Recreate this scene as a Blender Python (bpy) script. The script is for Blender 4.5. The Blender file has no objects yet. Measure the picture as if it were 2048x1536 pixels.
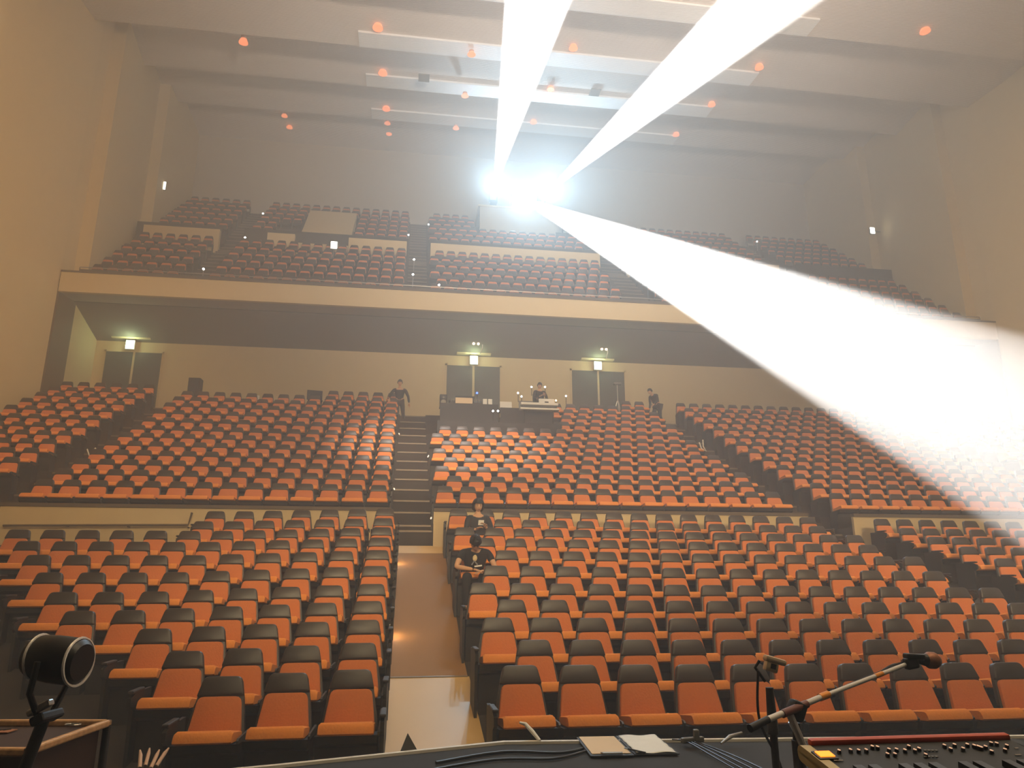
import bpy, bmesh, math, random
from mathutils import Vector, Matrix, Euler
random.seed(7)
sc = bpy.context.scene
C = sc.collection
R = math.radians

# ------------------------------------------------------------------ camera, view, lights
CZ = 1.70
cam_d = bpy.data.cameras.new('camera'); cam = bpy.data.objects.new('camera', cam_d); C.objects.link(cam)
cam_d.sensor_width = 36; cam_d.lens = 1450 / 2048 * 36; cam_d.clip_start = .02; cam_d.clip_end = 200
cam.location = (0, 0, CZ); cam.rotation_euler = (R(105.0), 0, R(-8.3))
sc.camera = cam
sc.view_settings.view_transform = 'Standard'; sc.view_settings.look = 'None'
sc.view_settings.gamma = 1; sc.view_settings.use_curve_mapping = False
sc.view_settings.exposure = 0.15
sc.cycles.use_denoising = True
sc.cycles.volume_bounces = 1; sc.cycles.max_bounces = 5; sc.cycles.diffuse_bounces = 3
sc.cycles.glossy_bounces = 2; sc.cycles.transmission_bounces = 3; sc.cycles.transparent_max_bounces = 8
sc.cycles.volume_step_rate = 1.0
sc.cycles.sample_clamp_indirect = 3.0
w = bpy.data.worlds.new('world'); sc.world = w; w.use_nodes = True
w.node_tree.nodes['Background'].inputs[0].default_value = (0.02, 0.018, 0.015, 1)
w.node_tree.nodes['Background'].inputs[1].default_value = 0.0

def lamp(name, kind, loc, energy, color, target=None, **kw):
    d = bpy.data.lights.new(name, kind); d.energy = energy; d.color = color
    for k, v in kw.items(): setattr(d, k, v)
    o = bpy.data.objects.new(name, d); C.objects.link(o); o.location = loc
    if target is not None:
        o.rotation_euler = (Vector(target) - Vector(loc)).to_track_quat('-Z', 'Y').to_euler()
    return o
WARM = (1.0, .77, .44); COOL = (1.0, .97, .93); HAZE = .0155
# rows of warm stage lanterns on the battens above the stage
lamp('stage_batten_light', 'SPOT', (0, -4.0, 8.5), 9200, WARM, (0, 22, 5.0), spot_size=R(58), spot_blend=1.0, shadow_soft_size=1.2)
lamp('stage_batten_light', 'SPOT', (9, -4.0, 8.5), 9200, WARM, (9, 22, 5.0), spot_size=R(58), spot_blend=1.0, shadow_soft_size=1.2)
lamp('stage_top_light', 'AREA', (3, 1.5, 10.0), 380, WARM, (3, 7, 0), shape='RECTANGLE', size=9, size_y=.8)
lamp('stage_side_light', 'SPOT', (8, -4, 10.0), 27000, (1, .60, .22), (-14, 20, 12), spot_size=R(46), spot_blend=1.0, shadow_soft_size=.3)
lamp('stage_side_light', 'SPOT', (2, -4, 10.0), 26000, (1, .66, .30), (26, 19, 11), spot_size=R(44), spot_blend=1.0, shadow_soft_size=.3)
lamp('stage_ceiling_light', 'SPOT', (5, -3, 8.2), 46000, (1, .80, .62), (6, 27, 24.5), spot_size=R(66), spot_blend=1.0, shadow_soft_size=.6)
lamp('beam_sheen_helper', 'SPOT', (1.4, 9.0, 19.5), 22000, (1, .86, .76), (1.2, 21.2, 5.6), spot_size=R(24), spot_blend=.8, shadow_soft_size=.35)  # added spot, stands in for the overhead beams' sheen on the seat heads
# the three moving heads on the roof of the control booth
HEADS = [((4.32, 36.9, 23.05), (1074, 0), .34), ((5.65, 36.9, 22.85), (2048, 868), .336), ((7.2, 36.9, 23.0), (1528, 0), .48)]
F = 1450.0
def pixel_ray(x, y):
    m = cam.rotation_euler.to_matrix()
    return (m @ Vector(((x - 1024) / F, -(y - 768) / F, -1))).normalized()
E_BEAM = (3.4e6, 3.4e6, 3.4e6)
BEAM_DIR = []
for i, (S, px, sphi) in enumerate(HEADS):
    s = Vector(S); v = Vector((0, 0, CZ)) - s; d = pixel_ray(*px)
    toc = v.normalized()
    # the beam runs towards the stage at angle phi from the line head - camera, in the plane of the pixel's ray
    side = (d - d.dot(toc) * toc); side.normalize()
    phi = math.asin(sphi)
    bd = (toc * math.cos(phi) + side * math.sin(phi)).normalized()
    BEAM_DIR.append(bd)
    lamp('moving_head_beam', 'SPOT', s + bd * .02, E_BEAM[i], COOL, s + bd, spot_size=R(6.8), spot_blend=(.10, .22, .14)[i], shadow_soft_size=.03)
    lamp('moving_head_spill', 'SPOT', s + bd * .02, 6200, (.55, .81, 1.0), s + bd, spot_size=R(100), spot_blend=1.0, shadow_soft_size=.15)

# ------------------------------------------------------------------ materials
def lin(r, g, b):
    f = lambda c: (c / 255) / 12.92 if c / 255 <= .04045 else ((c / 255 + .055) / 1.055) ** 2.4
    return (f(r), f(g), f(b), 1)
MATS = {}
def mat(name, rgb, rough=.6, metal=0.0, noise=0.0, scale=20.0, bump=0.0, spec=.5, emit=None, estr=0.0, sample=True, wave=None, wavedir='Y'):
    if name in MATS: return MATS[name]
    m = bpy.data.materials.new(name); m.use_nodes = True; nt = m.node_tree; N = nt.nodes; L = nt.links
    b = N['Principled BSDF']; col = lin(*rgb)
    b.inputs['Roughness'].default_value = rough; b.inputs['Metallic'].default_value = metal
    b.inputs['Specular IOR Level'].default_value = spec
    b.inputs['Base Color'].default_value = col
    tc = N.new('ShaderNodeTexCoord')
    if noise or bump:
        nz = N.new('ShaderNodeTexNoise'); nz.inputs['Scale'].default_value = scale; nz.inputs['Detail'].default_value = 4
        L.new(tc.outputs['Object'], nz.inputs['Vector'])
        if noise:
            mx = N.new('ShaderNodeMix'); mx.data_type = 'RGBA'
            mx.inputs[6].default_value = [c * (1 - noise) for c in col[:3]] + [1]
            mx.inputs[7].default_value = [min(1, c * (1 + noise)) for c in col[:3]] + [1]
            L.new(nz.outputs['Fac'], mx.inputs[0]); L.new(mx.outputs[2], b.inputs['Base Color'])
        if bump:
            bp = N.new('ShaderNodeBump'); bp.inputs['Strength'].default_value = bump; bp.inputs['Distance'].default_value = .01
            L.new(nz.outputs['Fac'], bp.inputs['Height']); L.new(bp.outputs['Normal'], b.inputs['Normal'])
    if wave:
        wv = N.new('ShaderNodeTexWave'); wv.bands_direction = wavedir; wv.inputs['Scale'].default_value = wave
        L.new(tc.outputs['Object'], wv.inputs['Vector'])
        bp = N.new('ShaderNodeBump'); bp.inputs['Strength'].default_value = .6; bp.inputs['Distance'].default_value = .03
        L.new(wv.outputs['Fac'], bp.inputs['Height']); L.new(bp.outputs['Normal'], b.inputs['Normal'])
    if emit:
        b.inputs['Emission Color'].default_value = lin(*emit); b.inputs['Emission Strength'].default_value = estr
        if not sample: m.cycles.emission_sampling = 'NONE'
    MATS[name] = m
    return m
M_PAD = mat('orange_fabric', (206, 120, 66), .9, noise=.12, scale=60, bump=.3, spec=.15)
M_CUSH = mat('orange_fabric_top_lit', (232, 142, 64), .9, noise=.12, scale=60, bump=.3, spec=.15)  # the pad's orange made lighter, light from above painted into the cushions
M_SHELL = mat('dark_seat_vinyl', (50, 41, 32), .44, noise=.1, scale=30, spec=.6)
M_BASE = mat('dark_painted_steel', (34, 29, 23), .55)
M_ARM = mat('grey_painted_arm', (70, 66, 60), .35, .3)
M_WALL = mat('cream_plaster', (206, 186, 146), .85, noise=.05, scale=3)
M_WALLB = mat('rear_wall_plaster', (176, 164, 146), .9, noise=.05, scale=3)
M_CEIL = mat('ceiling_board', (214, 204, 196), .8, wave=5.0)
M_SLAT = mat('beam_lit_slats', (236, 236, 236), .6, wave=5.0)  # slats lighter than the boards, the beams' light painted into their colour
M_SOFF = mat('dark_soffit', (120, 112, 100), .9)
M_CARP = mat('dark_carpet', (54, 44, 32), .95, noise=.15, scale=40)
M_AISLE = mat('brown_aisle_carpet', (148, 106, 56), .75, noise=.12, scale=60, spec=.3)
M_LINO = mat('cream_linoleum', (208, 168, 98), .45, noise=.06, scale=2, spec=.5)
M_NOSE = mat('steel_nosing', (120, 104, 84), .5, .3)
M_BEIGE = mat('beige_panel', (206, 180, 132), .7, noise=.04, scale=3)
M_DARKW = mat('dark_brown_panel', (92, 76, 56), .7)
M_DOOR = mat('dark_door', (64, 66, 60), .5)
M_BLACK = mat('matt_black', (22, 20, 18), .6, noise=.1, scale=20)
M_GLOSSB = mat('gloss_black', (16, 15, 14), .4)
M_CHROME = mat('chrome', (228, 220, 212), .32, .25)
M_STEEL = mat('brushed_steel', (170, 165, 158), .35, .9)
M_WHITE = mat('white_plastic', (232, 228, 220), .5)
M_PAPER = mat('white_paper', (236, 234, 228), .6)
M_CREAMP = mat('cream_paper', (222, 196, 160), .7)
M_SKIN = mat('skin', (206, 158, 120), .6, spec=.3)
M_HAIR = mat('black_hair', (22, 18, 16), .55, noise=.3, scale=80)
M_CLOTH = mat('black_cloth', (28, 26, 26), .9, noise=.15, scale=40)
M_CLOTH2 = mat('charcoal_cloth', (44, 46, 50), .9, noise=.15, scale=40)
M_GREY = mat('grey_metal', (110, 106, 98), .4, .5)

# ------------------------------------------------------------------ mesh helpers
class MB:
    def __init__(s): s.v = []; s.f = []; s.m = []
    def add(s, vs, fs, mi=0):
        n = len(s.v); s.v += [tuple(v) for v in vs]; s.f += [tuple(i + n for i in f) for f in fs]; s.m += [mi] * len(fs); return s
    def box(s, a, b, mi=0):
        (x0, y0, z0), (x1, y1, z1) = a, b
        return s.add([(x0, y0, z0), (x1, y0, z0), (x1, y1, z0), (x0, y1, z0), (x0, y0, z1), (x1, y0, z1), (x1, y1, z1), (x0, y1, z1)],
                     [(0, 3, 2, 1), (4, 5, 6, 7), (0, 1, 5, 4), (1, 2, 6, 5), (2, 3, 7, 6), (3, 0, 4, 7)], mi)
    def obox(s, c, size, rot=(0, 0, 0), bev=0, mi=0):
        bm = bmesh.new(); bmesh.ops.create_cube(bm, size=1)
        bmesh.ops.scale(bm, vec=size, verts=bm.verts)
        if bev: bmesh.ops.bevel(bm, geom=bm.edges[:], offset=bev, segments=2, affect='EDGES', profile=.5)
        M = Matrix.Translation(c) @ Euler(rot).to_matrix().to_4x4(); bm.transform(M)
        s.bm(bm, mi); return s
    def bm(s, bm, mi=0):
        bm.verts.index_update(); s.add([v.co[:] for v in bm.verts], [[v.index for v in f.verts] for f in bm.faces], mi); bm.free()
    def tube(s, pts, r, n=8, mi=0, cap=True):
        pts = [Vector(p) for p in pts]; rr = r if isinstance(r, (list, tuple)) else [r] * len(pts)
        vs = []; fs = []; up = None
        for i, p in enumerate(pts):
            t = (pts[min(i + 1, len(pts) - 1)] - pts[max(i - 1, 0)]).normalized()
            if up is None: up = t.orthogonal().normalized()
            up = (up - up.dot(t) * t); up = up.normalized() if up.length > 1e-6 else t.orthogonal().normalized()
            sd = t.cross(up)
            for k in range(n):
                a = 2 * math.pi * k / n; vs.append(p + (up * math.cos(a) + sd * math.sin(a)) * rr[i])
        for i in range(len(pts) - 1):
            for k in range(n):
                a = i * n + k; b = i * n + (k + 1) % n; fs.append((a, b, b + n, a + n))
        if cap: fs.append(tuple(range(n - 1, -1, -1))); fs.append(tuple(range(len(vs) - n, len(vs))))
        return s.add(vs, fs, mi)
    def sphere(s, c, r, sx=1, sy=1, sz=1, n=12, mi=0):
        bm = bmesh.new(); bmesh.ops.create_uvsphere(bm, u_segments=n, v_segments=max(6, n * 2 // 3), radius=r)
        bmesh.ops.scale(bm, vec=(sx, sy, sz), verts=bm.verts); bmesh.ops.translate(bm, vec=c, verts=bm.verts); s.bm(bm, mi); return s
    def prism_yz(s, prof, x0, x1, mi=0):   # profile polygon (y,z) extruded along x
        n = len(prof); vs = [(x0, y, z) for y, z in prof] + [(x1, y, z) for y, z in prof]
        fs = [(i, (i + 1) % n, (i + 1) % n + n, i + n) for i in range(n)] + [tuple(range(n - 1, -1, -1)), tuple(range(n, 2 * n))]
        return s.add(vs, fs, mi)
    def build(s, name, mats, parent=None, smooth=False, loc=None):
        me = bpy.data.meshes.new(name); me.from_pydata(s.v, [], s.f)
        for m in (mats if isinstance(mats, (list, tuple)) else [mats]): me.materials.append(m)
        if any(s.m): me.polygons.foreach_set('material_index', s.m)
        me.update(); bm = bmesh.new(); bm.from_mesh(me); bmesh.ops.recalc_face_normals(bm, faces=bm.faces); bm.to_mesh(me); bm.free()
        if smooth:
            me.polygons.foreach_set('use_smooth', [True] * len(me.polygons)); me.set_sharp_from_angle(angle=R(40))
        o = bpy.data.objects.new(name, me); C.objects.link(o); o.parent = parent
        if loc is not None: o.location = loc
        return o
def tag(o, label=None, cat=None, group=None, kind=None):
    if label: o['label'] = label
    if cat: o['category'] = cat
    if group: o['group'] = group
    if kind: o['kind'] = kind
    return o
def thing(name, label, cat, loc=(0, 0, 0), rz=0, group=None):
    o = bpy.data.objects.new(name, None); C.objects.link(o); o.location = loc; o.rotation_euler = (0, 0, rz)
    o.empty_display_size = .1
    return tag(o, label, cat, group)
def struct(name, mb, m, smooth=False): return tag(mb.build(name, m, smooth=smooth), kind='structure')
def copy_tree(o, parent=None):
    c = o.copy(); C.objects.link(c); c.parent = parent
    for ch in o.children: copy_tree(ch, c)
    return c

def round_poly(pts, r, seg=3):
    out = []; n = len(pts)
    for i in range(n):
        p = Vector(pts[i]); a = (Vector(pts[i - 1]) - p).normalized(); b = (Vector(pts[(i + 1) % n]) - p).normalized()
        rr = r[i] if isinstance(r, (list, tuple)) else r
        if rr <= 0: out.append(p); continue
        for k in range(seg + 1):
            t = k / seg; out.append((1 - t) ** 2 * (p + a * rr) + 2 * t * (1 - t) * p + t * t * (p + b * rr))
    return out
def inset(pts, d):
    c = sum((Vector(p) for p in pts), Vector((0, 0))) / len(pts); out = []
    w_ = max(abs(p[0] - c[0]) for p in pts); h_ = max(abs(p[1] - c[1]) for p in pts)
    return [Vector((c[0] + (p[0] - c[0]) * (1 - d / w_), c[1] + (p[1] - c[1]) * (1 - d / h_))) for p in pts]
def slab(mb, pts, th, b, place, mi=0):
    """a cushion-like slab: outline pts, thickness th, edge rounding b; place(u, v, depth) gives the 3D point"""
    loops = [(inset(pts, b), 0), (inset(pts, b * .3), b * .3), (pts, b), (pts, th - b * .5), (inset(pts, b * .5), th)]
    n = len(pts); vs = []; fs = []
    for lp, d in loops: vs += [place(p[0], p[1], d) for p in lp]
    for i in range(len(loops) - 1):
        for k in range(n): fs.append((i * n + k, i * n + (k + 1) % n, (i + 1) * n + (k + 1) % n, (i + 1) * n + k))
    fs.append(tuple(range(n - 1, -1, -1))); fs.append(tuple(range(len(vs) - n, len(vs))))
    mb.add(vs, fs, mi)

# ------------------------------------------------------------------ where the rows stand
FY = [7.07 + .83 * i for i in range(11)]
FZ = [0, .16, .34, .52, .72, .97, 1.23, 1.47, 1.70, 1.93, 2.19]
MY = [17.0 + .83 * i for i in range(13)]
MZ = [2.86, 3.22, 3.58, 3.95, 4.33, 4.71, 5.09, 5.50, 5.93, 6.35, 6.76, 7.16, 7.56]
BY = [27.9 + .8 * i for i in range(6)]
BZ = [12.52 + .673 * i for i in range(6)]
UY = [34.0 + .8 * i for i in range(6)]
UZ = [17.72 + .673 * i for i in range(6)]
XL, XR = -12.8, 25.4
X_AISLE = (-.12, .84)

# ------------------------------------------------------------------ the setting
# front floor: one continuous ramp
def ramp_z(y):
    if y <= FY[0] - .3: return 0
    pts = list(zip([FY[0] - .3] + FY + [16.05], [0] + FZ + [2.36]))
    for (a, za), (b, zb) in zip(pts, pts[1:]):
        if y <= b: return za + (zb - za) * (y - a) / (b - a)
    return pts[-1][1]
def ramp_strip(x0, x1, y0, y1, dz, th=.3, n=24):
    mb = MB(); ys = [y0 + (y1 - y0) * i / n for i in range(n + 1)]
    prof = [(y, ramp_z(y) + dz) for y in ys] + [(y, ramp_z(y) + dz - th) for y in reversed(ys)]
    return mb.prism_yz(prof, x0, x1)
struct('floor', ramp_strip(XL - 1, XR + 2, 4.6, 16.1, 0, .5, 40), M_CARP)
struct('floor', ramp_strip(*X_AISLE, 9.55, 15.35, .012, .1), M_AISLE)
struct('floor', ramp_strip(X_AISLE[0], X_AISLE[1] + .02, 4.7, 9.55, .012, .1), M_LINO)
struct('floor', ramp_strip(X_AISLE[0], X_AISLE[1] - .02, 15.35, 16.05, .014, .1, 4), M_LINO)
struct('floor', ramp_strip(-9.0, -2.9, 4.7, 7.2, .012, .1), M_LINO)
mb = MB(); mb.add([(X_AISLE[0], 9.54, ramp_z(9.54) + .02), (X_AISLE[1], 9.54, ramp_z(9.54) + .02), (X_AISLE[1], 9.57, ramp_z(9.57) + .03), (X_AISLE[0], 9.57, ramp_z(9.57) + .03)], [(0, 1, 2, 3)])
struct('trim_1', ramp_strip(*X_AISLE, 9.535, 9.565, .022, .02, 1), M_NOSE)
struct('trim_2', ramp_strip(X_AISLE[0] - .025, X_AISLE[0], 8.4, 15.9, .03, .05, 14), M_NOSE)

# the terrace of the rear stalls
def terrace(x0, x1, ys, zs, yend, zbase, front):
    prof = [(front, zbase), (front, zs[0])]
    for i in range(1, len(ys)):
        yy = (ys[i - 1] + ys[i]) / 2 - .02; prof += [(yy, zs[i - 1]), (yy, zs[i])]
    prof += [(yend, zs[-1]), (yend, zbase)]
    return MB().prism_yz(prof, x0, x1)
AISLES = [(-9.02, -8.02), (-.32, .62), (9.32, 10.46), (18.9, 19.9)]
YB = 30.5
xs = [XL] + [v for a in AISLES for v in a] + [XR]
for i in range(0, len(xs), 2):
    struct('floor', terrace(xs[i], xs[i + 1], MY, MZ, YB, 0, 16.06), M_CARP)
for a in AISLES:                       # steps in the aisles, two to a row
    ys = []; zs = []
    for i in range(len(MY)):
        ys.append(MY[i]); zs.append(MZ[i])
        if i + 1 < len(MY): ys.append((MY[i] + MY[i + 1]) / 2); zs.append((MZ[i] + MZ[i + 1]) / 2)
    ys = [16.35, 16.65] + ys; zs = [2.55, 2.72] + zs
    struct('floor', terrace(a[0], a[1], ys, zs, YB, 0, 16.2), M_CARP)
    mb = MB()
    for i in range(1, len(ys)):
        if i > 2 and i % 2 == 1: continue
        yy = (ys[i - 1] + ys[i]) / 2 - .02
        mb.box((a[0] + .02, yy - .012, zs[i] - .035), (a[1] - .02, yy + .03, zs[i] + .004))
    struct('trim_3', mb, M_NOSE)
# retaining wall between the front and the rear stalls
mb = MB()
for x0, x1 in ((XL, -9.02), (-8.02, -.32), (.62, 9.32), (10.46, 18.9), (19.9, XR)):
    mb.box((x0, 15.98, 2.0), (x1, 16.06, 3.10))
struct('wall_retaining', mb, M_BEIGE)
mb = MB()
for x0, x1 in ((XL, -9.02), (-8.02, -.32), (.62, 9.32), (10.46, 18.9), (19.9, XR)):
    mb.box((x0, 15.95, 3.10), (x1, 16.10, 3.17))
struct('trim_4', mb, M_DARKW)
# side walls: saw-tooth panels, each with a narrow face turned to the stage
def side_wall(sgn, x, name):
    mb = MB(); z0, z1 = -1, 28.5
    f = lambda dx: x + sgn * dx
    plan = [(1.0, -8), (0.9, 14.4), (0.05, 21), (.62, 21.02), (0.05, 26.8), (.05, 27.75), (-.45, 27.77), (.35, 34), (-.15, 34.02), (.1, 40.2)]
    for (da, ya), (db, yb) in zip(plan, plan[1:]):
        lo = z0 if ya < 26.7 else 12.5
        mb.add([(f(da), ya, lo), (f(db), yb, lo), (f(db), yb, z1), (f(da), ya, z1)], [(0, 1, 2, 3)])
    # outer skin gives the wall its thickness
    mb.box((f(1.3) if sgn > 0 else f(1.3) - .3, -8, z0), ((f(1.3) + .3) if sgn > 0 else f(1.3), 40.5, z1))
    return struct(name, mb, M_WALL)
side_wall(-1, XL, 'wall_left'); side_wall(1, XR, 'wall_right')
# under the balcony
for sgn, x, nm in ((-1, XL, 'wall_left_rear'), (1, XR, 'wall_right_rear')):
    mb = MB(); x2 = x + sgn * .4
    mb.box((min(x, x2), 28.2, 2), (max(x, x2), YB, 12.3)); struct(nm, mb, M_WALL)
    mb = MB(); mb.box((min(x - sgn * .02, x2), 26.8, 2), (max(x - sgn * .02, x2), 28.2, 12.3)); struct('trim_5', mb, M_DARKW)
mb = MB(); mb.box((XL - .4, YB, 2), (XR + .4, YB + .3, 12.4)); struct('wall_back', mb, M_WALL)
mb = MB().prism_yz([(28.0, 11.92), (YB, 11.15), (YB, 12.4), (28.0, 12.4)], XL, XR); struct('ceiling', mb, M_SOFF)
mb = MB().prism_yz([(26.82, 11.80), (28.0, 11.90), (28.0, 12.45), (26.82, 12.45)], XL, XR); struct('ceiling', mb, M_WALLB)
mb = MB().prism_yz([(26.74, 11.80), (26.90, 11.80), (26.90, 12.56), (26.74, 12.56)], XL, XR); struct('wall_balcony_front', mb, M_WALL)
mb = MB().prism_yz([(26.70, 12.56), (26.94, 12.56), (26.94, 12.62), (26.70, 12.62)], XL, XR); struct('trim_6', mb, M_DARKW)
# upper side walls of the balcony have their base on these terraces
for x0, x1 in zip(xs[0::2], xs[1::2]):
    struct('floor', terrace(x0, x1, BY, BZ, 32.5, 11.9, 26.9), M_CARP)
    struct('floor', terrace(x0, x1, UY, UZ, 40.1, 11.9, 32.75), M_CARP)
for a in AISLES:
    ys = []; zs = []
    Y_, Z_ = BY + [32.7, 33.3] + UY, BZ + [16.4, 17.0] + UZ
    for i in range(len(Y_)):
        ys.append(Y_[i]); zs.append(Z_[i])
        if i + 1 < len(Y_): ys.append((Y_[i] + Y_[i + 1]) / 2); zs.append((Z_[i] + Z_[i + 1]) / 2)
    struct('floor', terrace(a[0], a[1], ys, zs, 40.1, 11.9, 26.9), M_CARP)
    mb = MB()
    for i in range(1, len(ys)):
        yy = (ys[i - 1] + ys[i]) / 2 - .02
        mb.box((a[0] + .05, yy - .015, zs[i] - .03), (a[1] - .05, yy + .03, zs[i] + .005))
    struct('trim_7', mb, M_NOSE)
mb = MB()
for x0, x1 in ((XL + .4, -9.05), (-6.9, -5.65), (-3.15, -.4), (.75, 9.2), (10.6, 18.8)):
    mb.box((x0, 32.5, 15.6), (x1, 32.74, 17.45))
struct('wall_balcony_parapet', mb, M_BEIGE)
mb = MB().prism_yz([(32.6, 17.05), (33.3, 17.5), (36.3, 20.75), (36.3, 18), (33.0, 15.5)], -5.62, -3.18)
struct('wall_stairwell_cover', mb, M_BEIGE)
mb = MB(); mb.box((XL - 1.5, 40.0, 11), (XR + 1.5, 40.3, 28.5)); struct('wall_back_upper', mb, M_WALLB)
# ceiling boards, each stepping up behind the last
PAN = [(13.2, 20.2, 17.0, 20.6), (17.0, 21.75, 21.6, 21.85), (21.6, 23.05, 26.2, 23.12), (26.2, 24.62, 30.8, 24.68), (30.8, 26.02, 35.4, 26.08)]
for i, (ya, za, yb, zb) in enumerate(PAN):
    prof = [(ya, za), (yb - .9, zb - (zb - za) * .9 / (yb - ya)), (yb, zb), (yb, zb + 1.6), (ya, zb + 1.6)]
    struct('ceiling', MB().prism_yz(prof, XL - .3, XR + .3), M_CEIL)
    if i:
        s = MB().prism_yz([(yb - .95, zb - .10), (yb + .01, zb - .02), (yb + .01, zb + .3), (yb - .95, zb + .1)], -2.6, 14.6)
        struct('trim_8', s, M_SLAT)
struct('ceiling', MB().prism_yz([(35.4, 27.05), (40.1, 27.05), (40.1, 28.5), (35.4, 28.5)], XL - 1, XR + 1), M_CEIL)
struct('ceiling', MB().prism_yz([(-8, 23.5), (13.2, 21.5), (13.2, 25), (-8, 25)], XL - 1, XR + 1), M_CEIL)

# ------------------------------------------------------------------ seats
def seat_parts():
    """proto seat facing -Y, origin on the floor under the top of its back"""
    P0, P1 = Vector((0, -.10, .44)), Vector((0, 0, .755)); dv = (P1 - P0).normalized(); nrm = Vector((0, -dv.z, dv.y))  # towards the stage
    LN = (P1 - P0).length
    def pl(off):
        return lambda u, v, d: Vector((u, 0, 0)) + P0 + dv * v + nrm * (off - d)
    pad = MB(); slab(pad, round_poly([(-.225, 0), (.225, 0), (.178, LN), (-.178, LN)], [.02, .02, .05, .05]), .05, .02, pl(.05))
    sh = MB(); slab(sh, round_poly([(-.254, -.06), (.254, -.06), (.236, .10), (.196, LN), (.158, LN + .170), (-.158, LN + .170), (-.196, LN), (-.236, .10)], [.02, .02, .05, .05, .045, .045, .05, .05], 2), .055, .018, pl(.012))
    # head cover: the upper band stands a little proud
    slab(sh, round_poly([(-.198, LN + .004), (.198, LN + .004), (.158, LN + .168), (-.158, LN + .168)], [.015, .015, .045, .045]), .05, .02, pl(.035))
    cu = MB(); prof = round_poly([(-.10, .43), (-.10, .50), (-.48, .575), (-.52, .475)], [.02, .02, .045, .035])
    # cushion: profile (y,z) swept in x with rounded ends
    xsn = [(-.225, .75), (-.205, 1), (.205, 1), (.225, .75)]; n = len(prof); vs = []; fs = []
    cy = sum(p[0] for p in prof) / n; cz = sum(p[1] for p in prof) / n
    for x, k in xsn: vs += [(x, cy + (p[0] - cy) * (1 - (1 - k) * .12), cz + (p[1] - cz) * k) for p in prof]
    for i in range(3):
        for k in range(n): fs.append((i * n + k, i * n + (k + 1) % n, (i + 1) * n + (k + 1) % n, (i + 1) * n + k))
    fs += [tuple(range(n - 1, -1, -1)), tuple(range(3 * n, 4 * n))]; cu.add(vs, fs)
    ba = MB(); ba.prism_yz([(-.10, .43), (-.46, .465), (-.44, .40), (-.34, .36), (-.30, -.12), (-.02, -.12), (-.02, .40)], -.255, .255)
    ar = MB(); ar.prism_yz([(-.02, .50), (-.44, .505), (-.47, .49), (-.46, .465), (-.02, .44)], .256, .273)
    return [('backrest_pad', pad, M_PAD, True), ('back_shell', sh, M_SHELL, True), ('seat_cushion', cu, M_CUSH, True), ('base', ba, M_BASE, False), ('armrest', ar, M_ARM, False)]
PARTS = seat_parts()
proto = thing('auditorium_seat', 'x', 'seat')
for nm, mb, m, sm in PARTS: mb.build(nm, m, proto, smooth=sm)
end = MB(); end.prism_yz([(.03, .60), (-.40, .60), (-.50, .57), (-.50, .50), (-.43, .46), (-.40, -.1), (.03, -.1)], -.016, .016)
end.obox((0, -.34, .615), (.055, .30, .03), bev=.01)
END_MESH = end.build('end_panel', M_BASE); END_ME = END_MESH.data; bpy.data.objects.remove(END_MESH)
m_ = cam.rotation_euler.to_matrix()
FW, RT, UP = -(m_ @ Vector((0, 0, 1))), m_ @ Vector((1, 0, 0)), m_ @ Vector((0, 1, 0))
def project(p):
    d = Vector(p) - Vector((0, 0, CZ)); z = d.dot(FW)
    return 1024 + F * d.dot(RT) / z, 768 - F * d.dot(UP) / z
def at(x, y, Y):
    d = pixel_ray(x, y); t = Y / d.y; return Vector((d.x * t, Y, CZ + d.z * t))
ORD = 'first second third fourth fifth sixth seventh eighth ninth tenth eleventh twelfth thirteenth fourteenth fifteenth sixteenth'.split()
seats = []   # (x, y, z, block, row, place, side of an end panel)
def row_of(xs_, y, z, block, row, inner, ends=(0, 0)):
    """inner=+1 when the aisle the label counts from lies at the first element"""
    for i, x in enumerate(xs_):
        zz = z - (min(.11, .033 * max(0, -x)) + .010 * max(0, x - 1) if block.startswith('front') else 0)   # the front stalls dip slightly to the sides
        seats.append((x, y, zz, block, row, i, (-1 if (i == 0 and ends[0]) else 1 if (i == len(xs_) - 1 and ends[1]) else 0)))
NL = [3, 4, 5, 7, 8, 9, 10, 11, 14, 7, 7]
for k in range(11):
    row_of([-.41 - .556 * i for i in range(NL[k])], FY[k], FZ[k], 'front left block', k, 1, (1, 1))
    row_of([(1.11 if k % 2 == 0 else 1.39) + .56 * i for i in range(15 if k % 2 == 0 else 14)], FY[k], FZ[k], 'front right block', k, 1, (1, 1))
    if k >= 3: row_of([10.76 + .56 * i for i in range(14)], FY[k], FZ[k], 'front far right block', k, 1, (1, 0))
for k in range(13):
    row_of([-.62 - .5477 * i for i in range(5 if k == 12 else 14)], MY[k], MZ[k], 'rear left block', k, 1, (1, 1))
    xs_ = [(.90 if k % 2 == 0 else 1.17) + .542 * i for i in range(16 if k % 2 == 0 else 15)]
    if k >= 8: xs_ = [x for x in xs_ if x > 5.1]
    if k >= 12: xs_ = xs_[-2:]
    row_of(xs_, MY[k], MZ[k], 'rear right block', k, 1, (1, 1))
    row_of([-9.32 - .55 * i for i in range(6)], MY[k], MZ[k], 'rear far left block', k, 1, (1, 0))
    row_of([10.75 + .55 * i for i in range(15)], MY[k], MZ[k], 'rear far right block', k, 1, (1, 0))
    row_of([20.2 + .55 * i for i in range(9)], MY[k], MZ[k], 'outer right block', k, 1, (0, 0))
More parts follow.
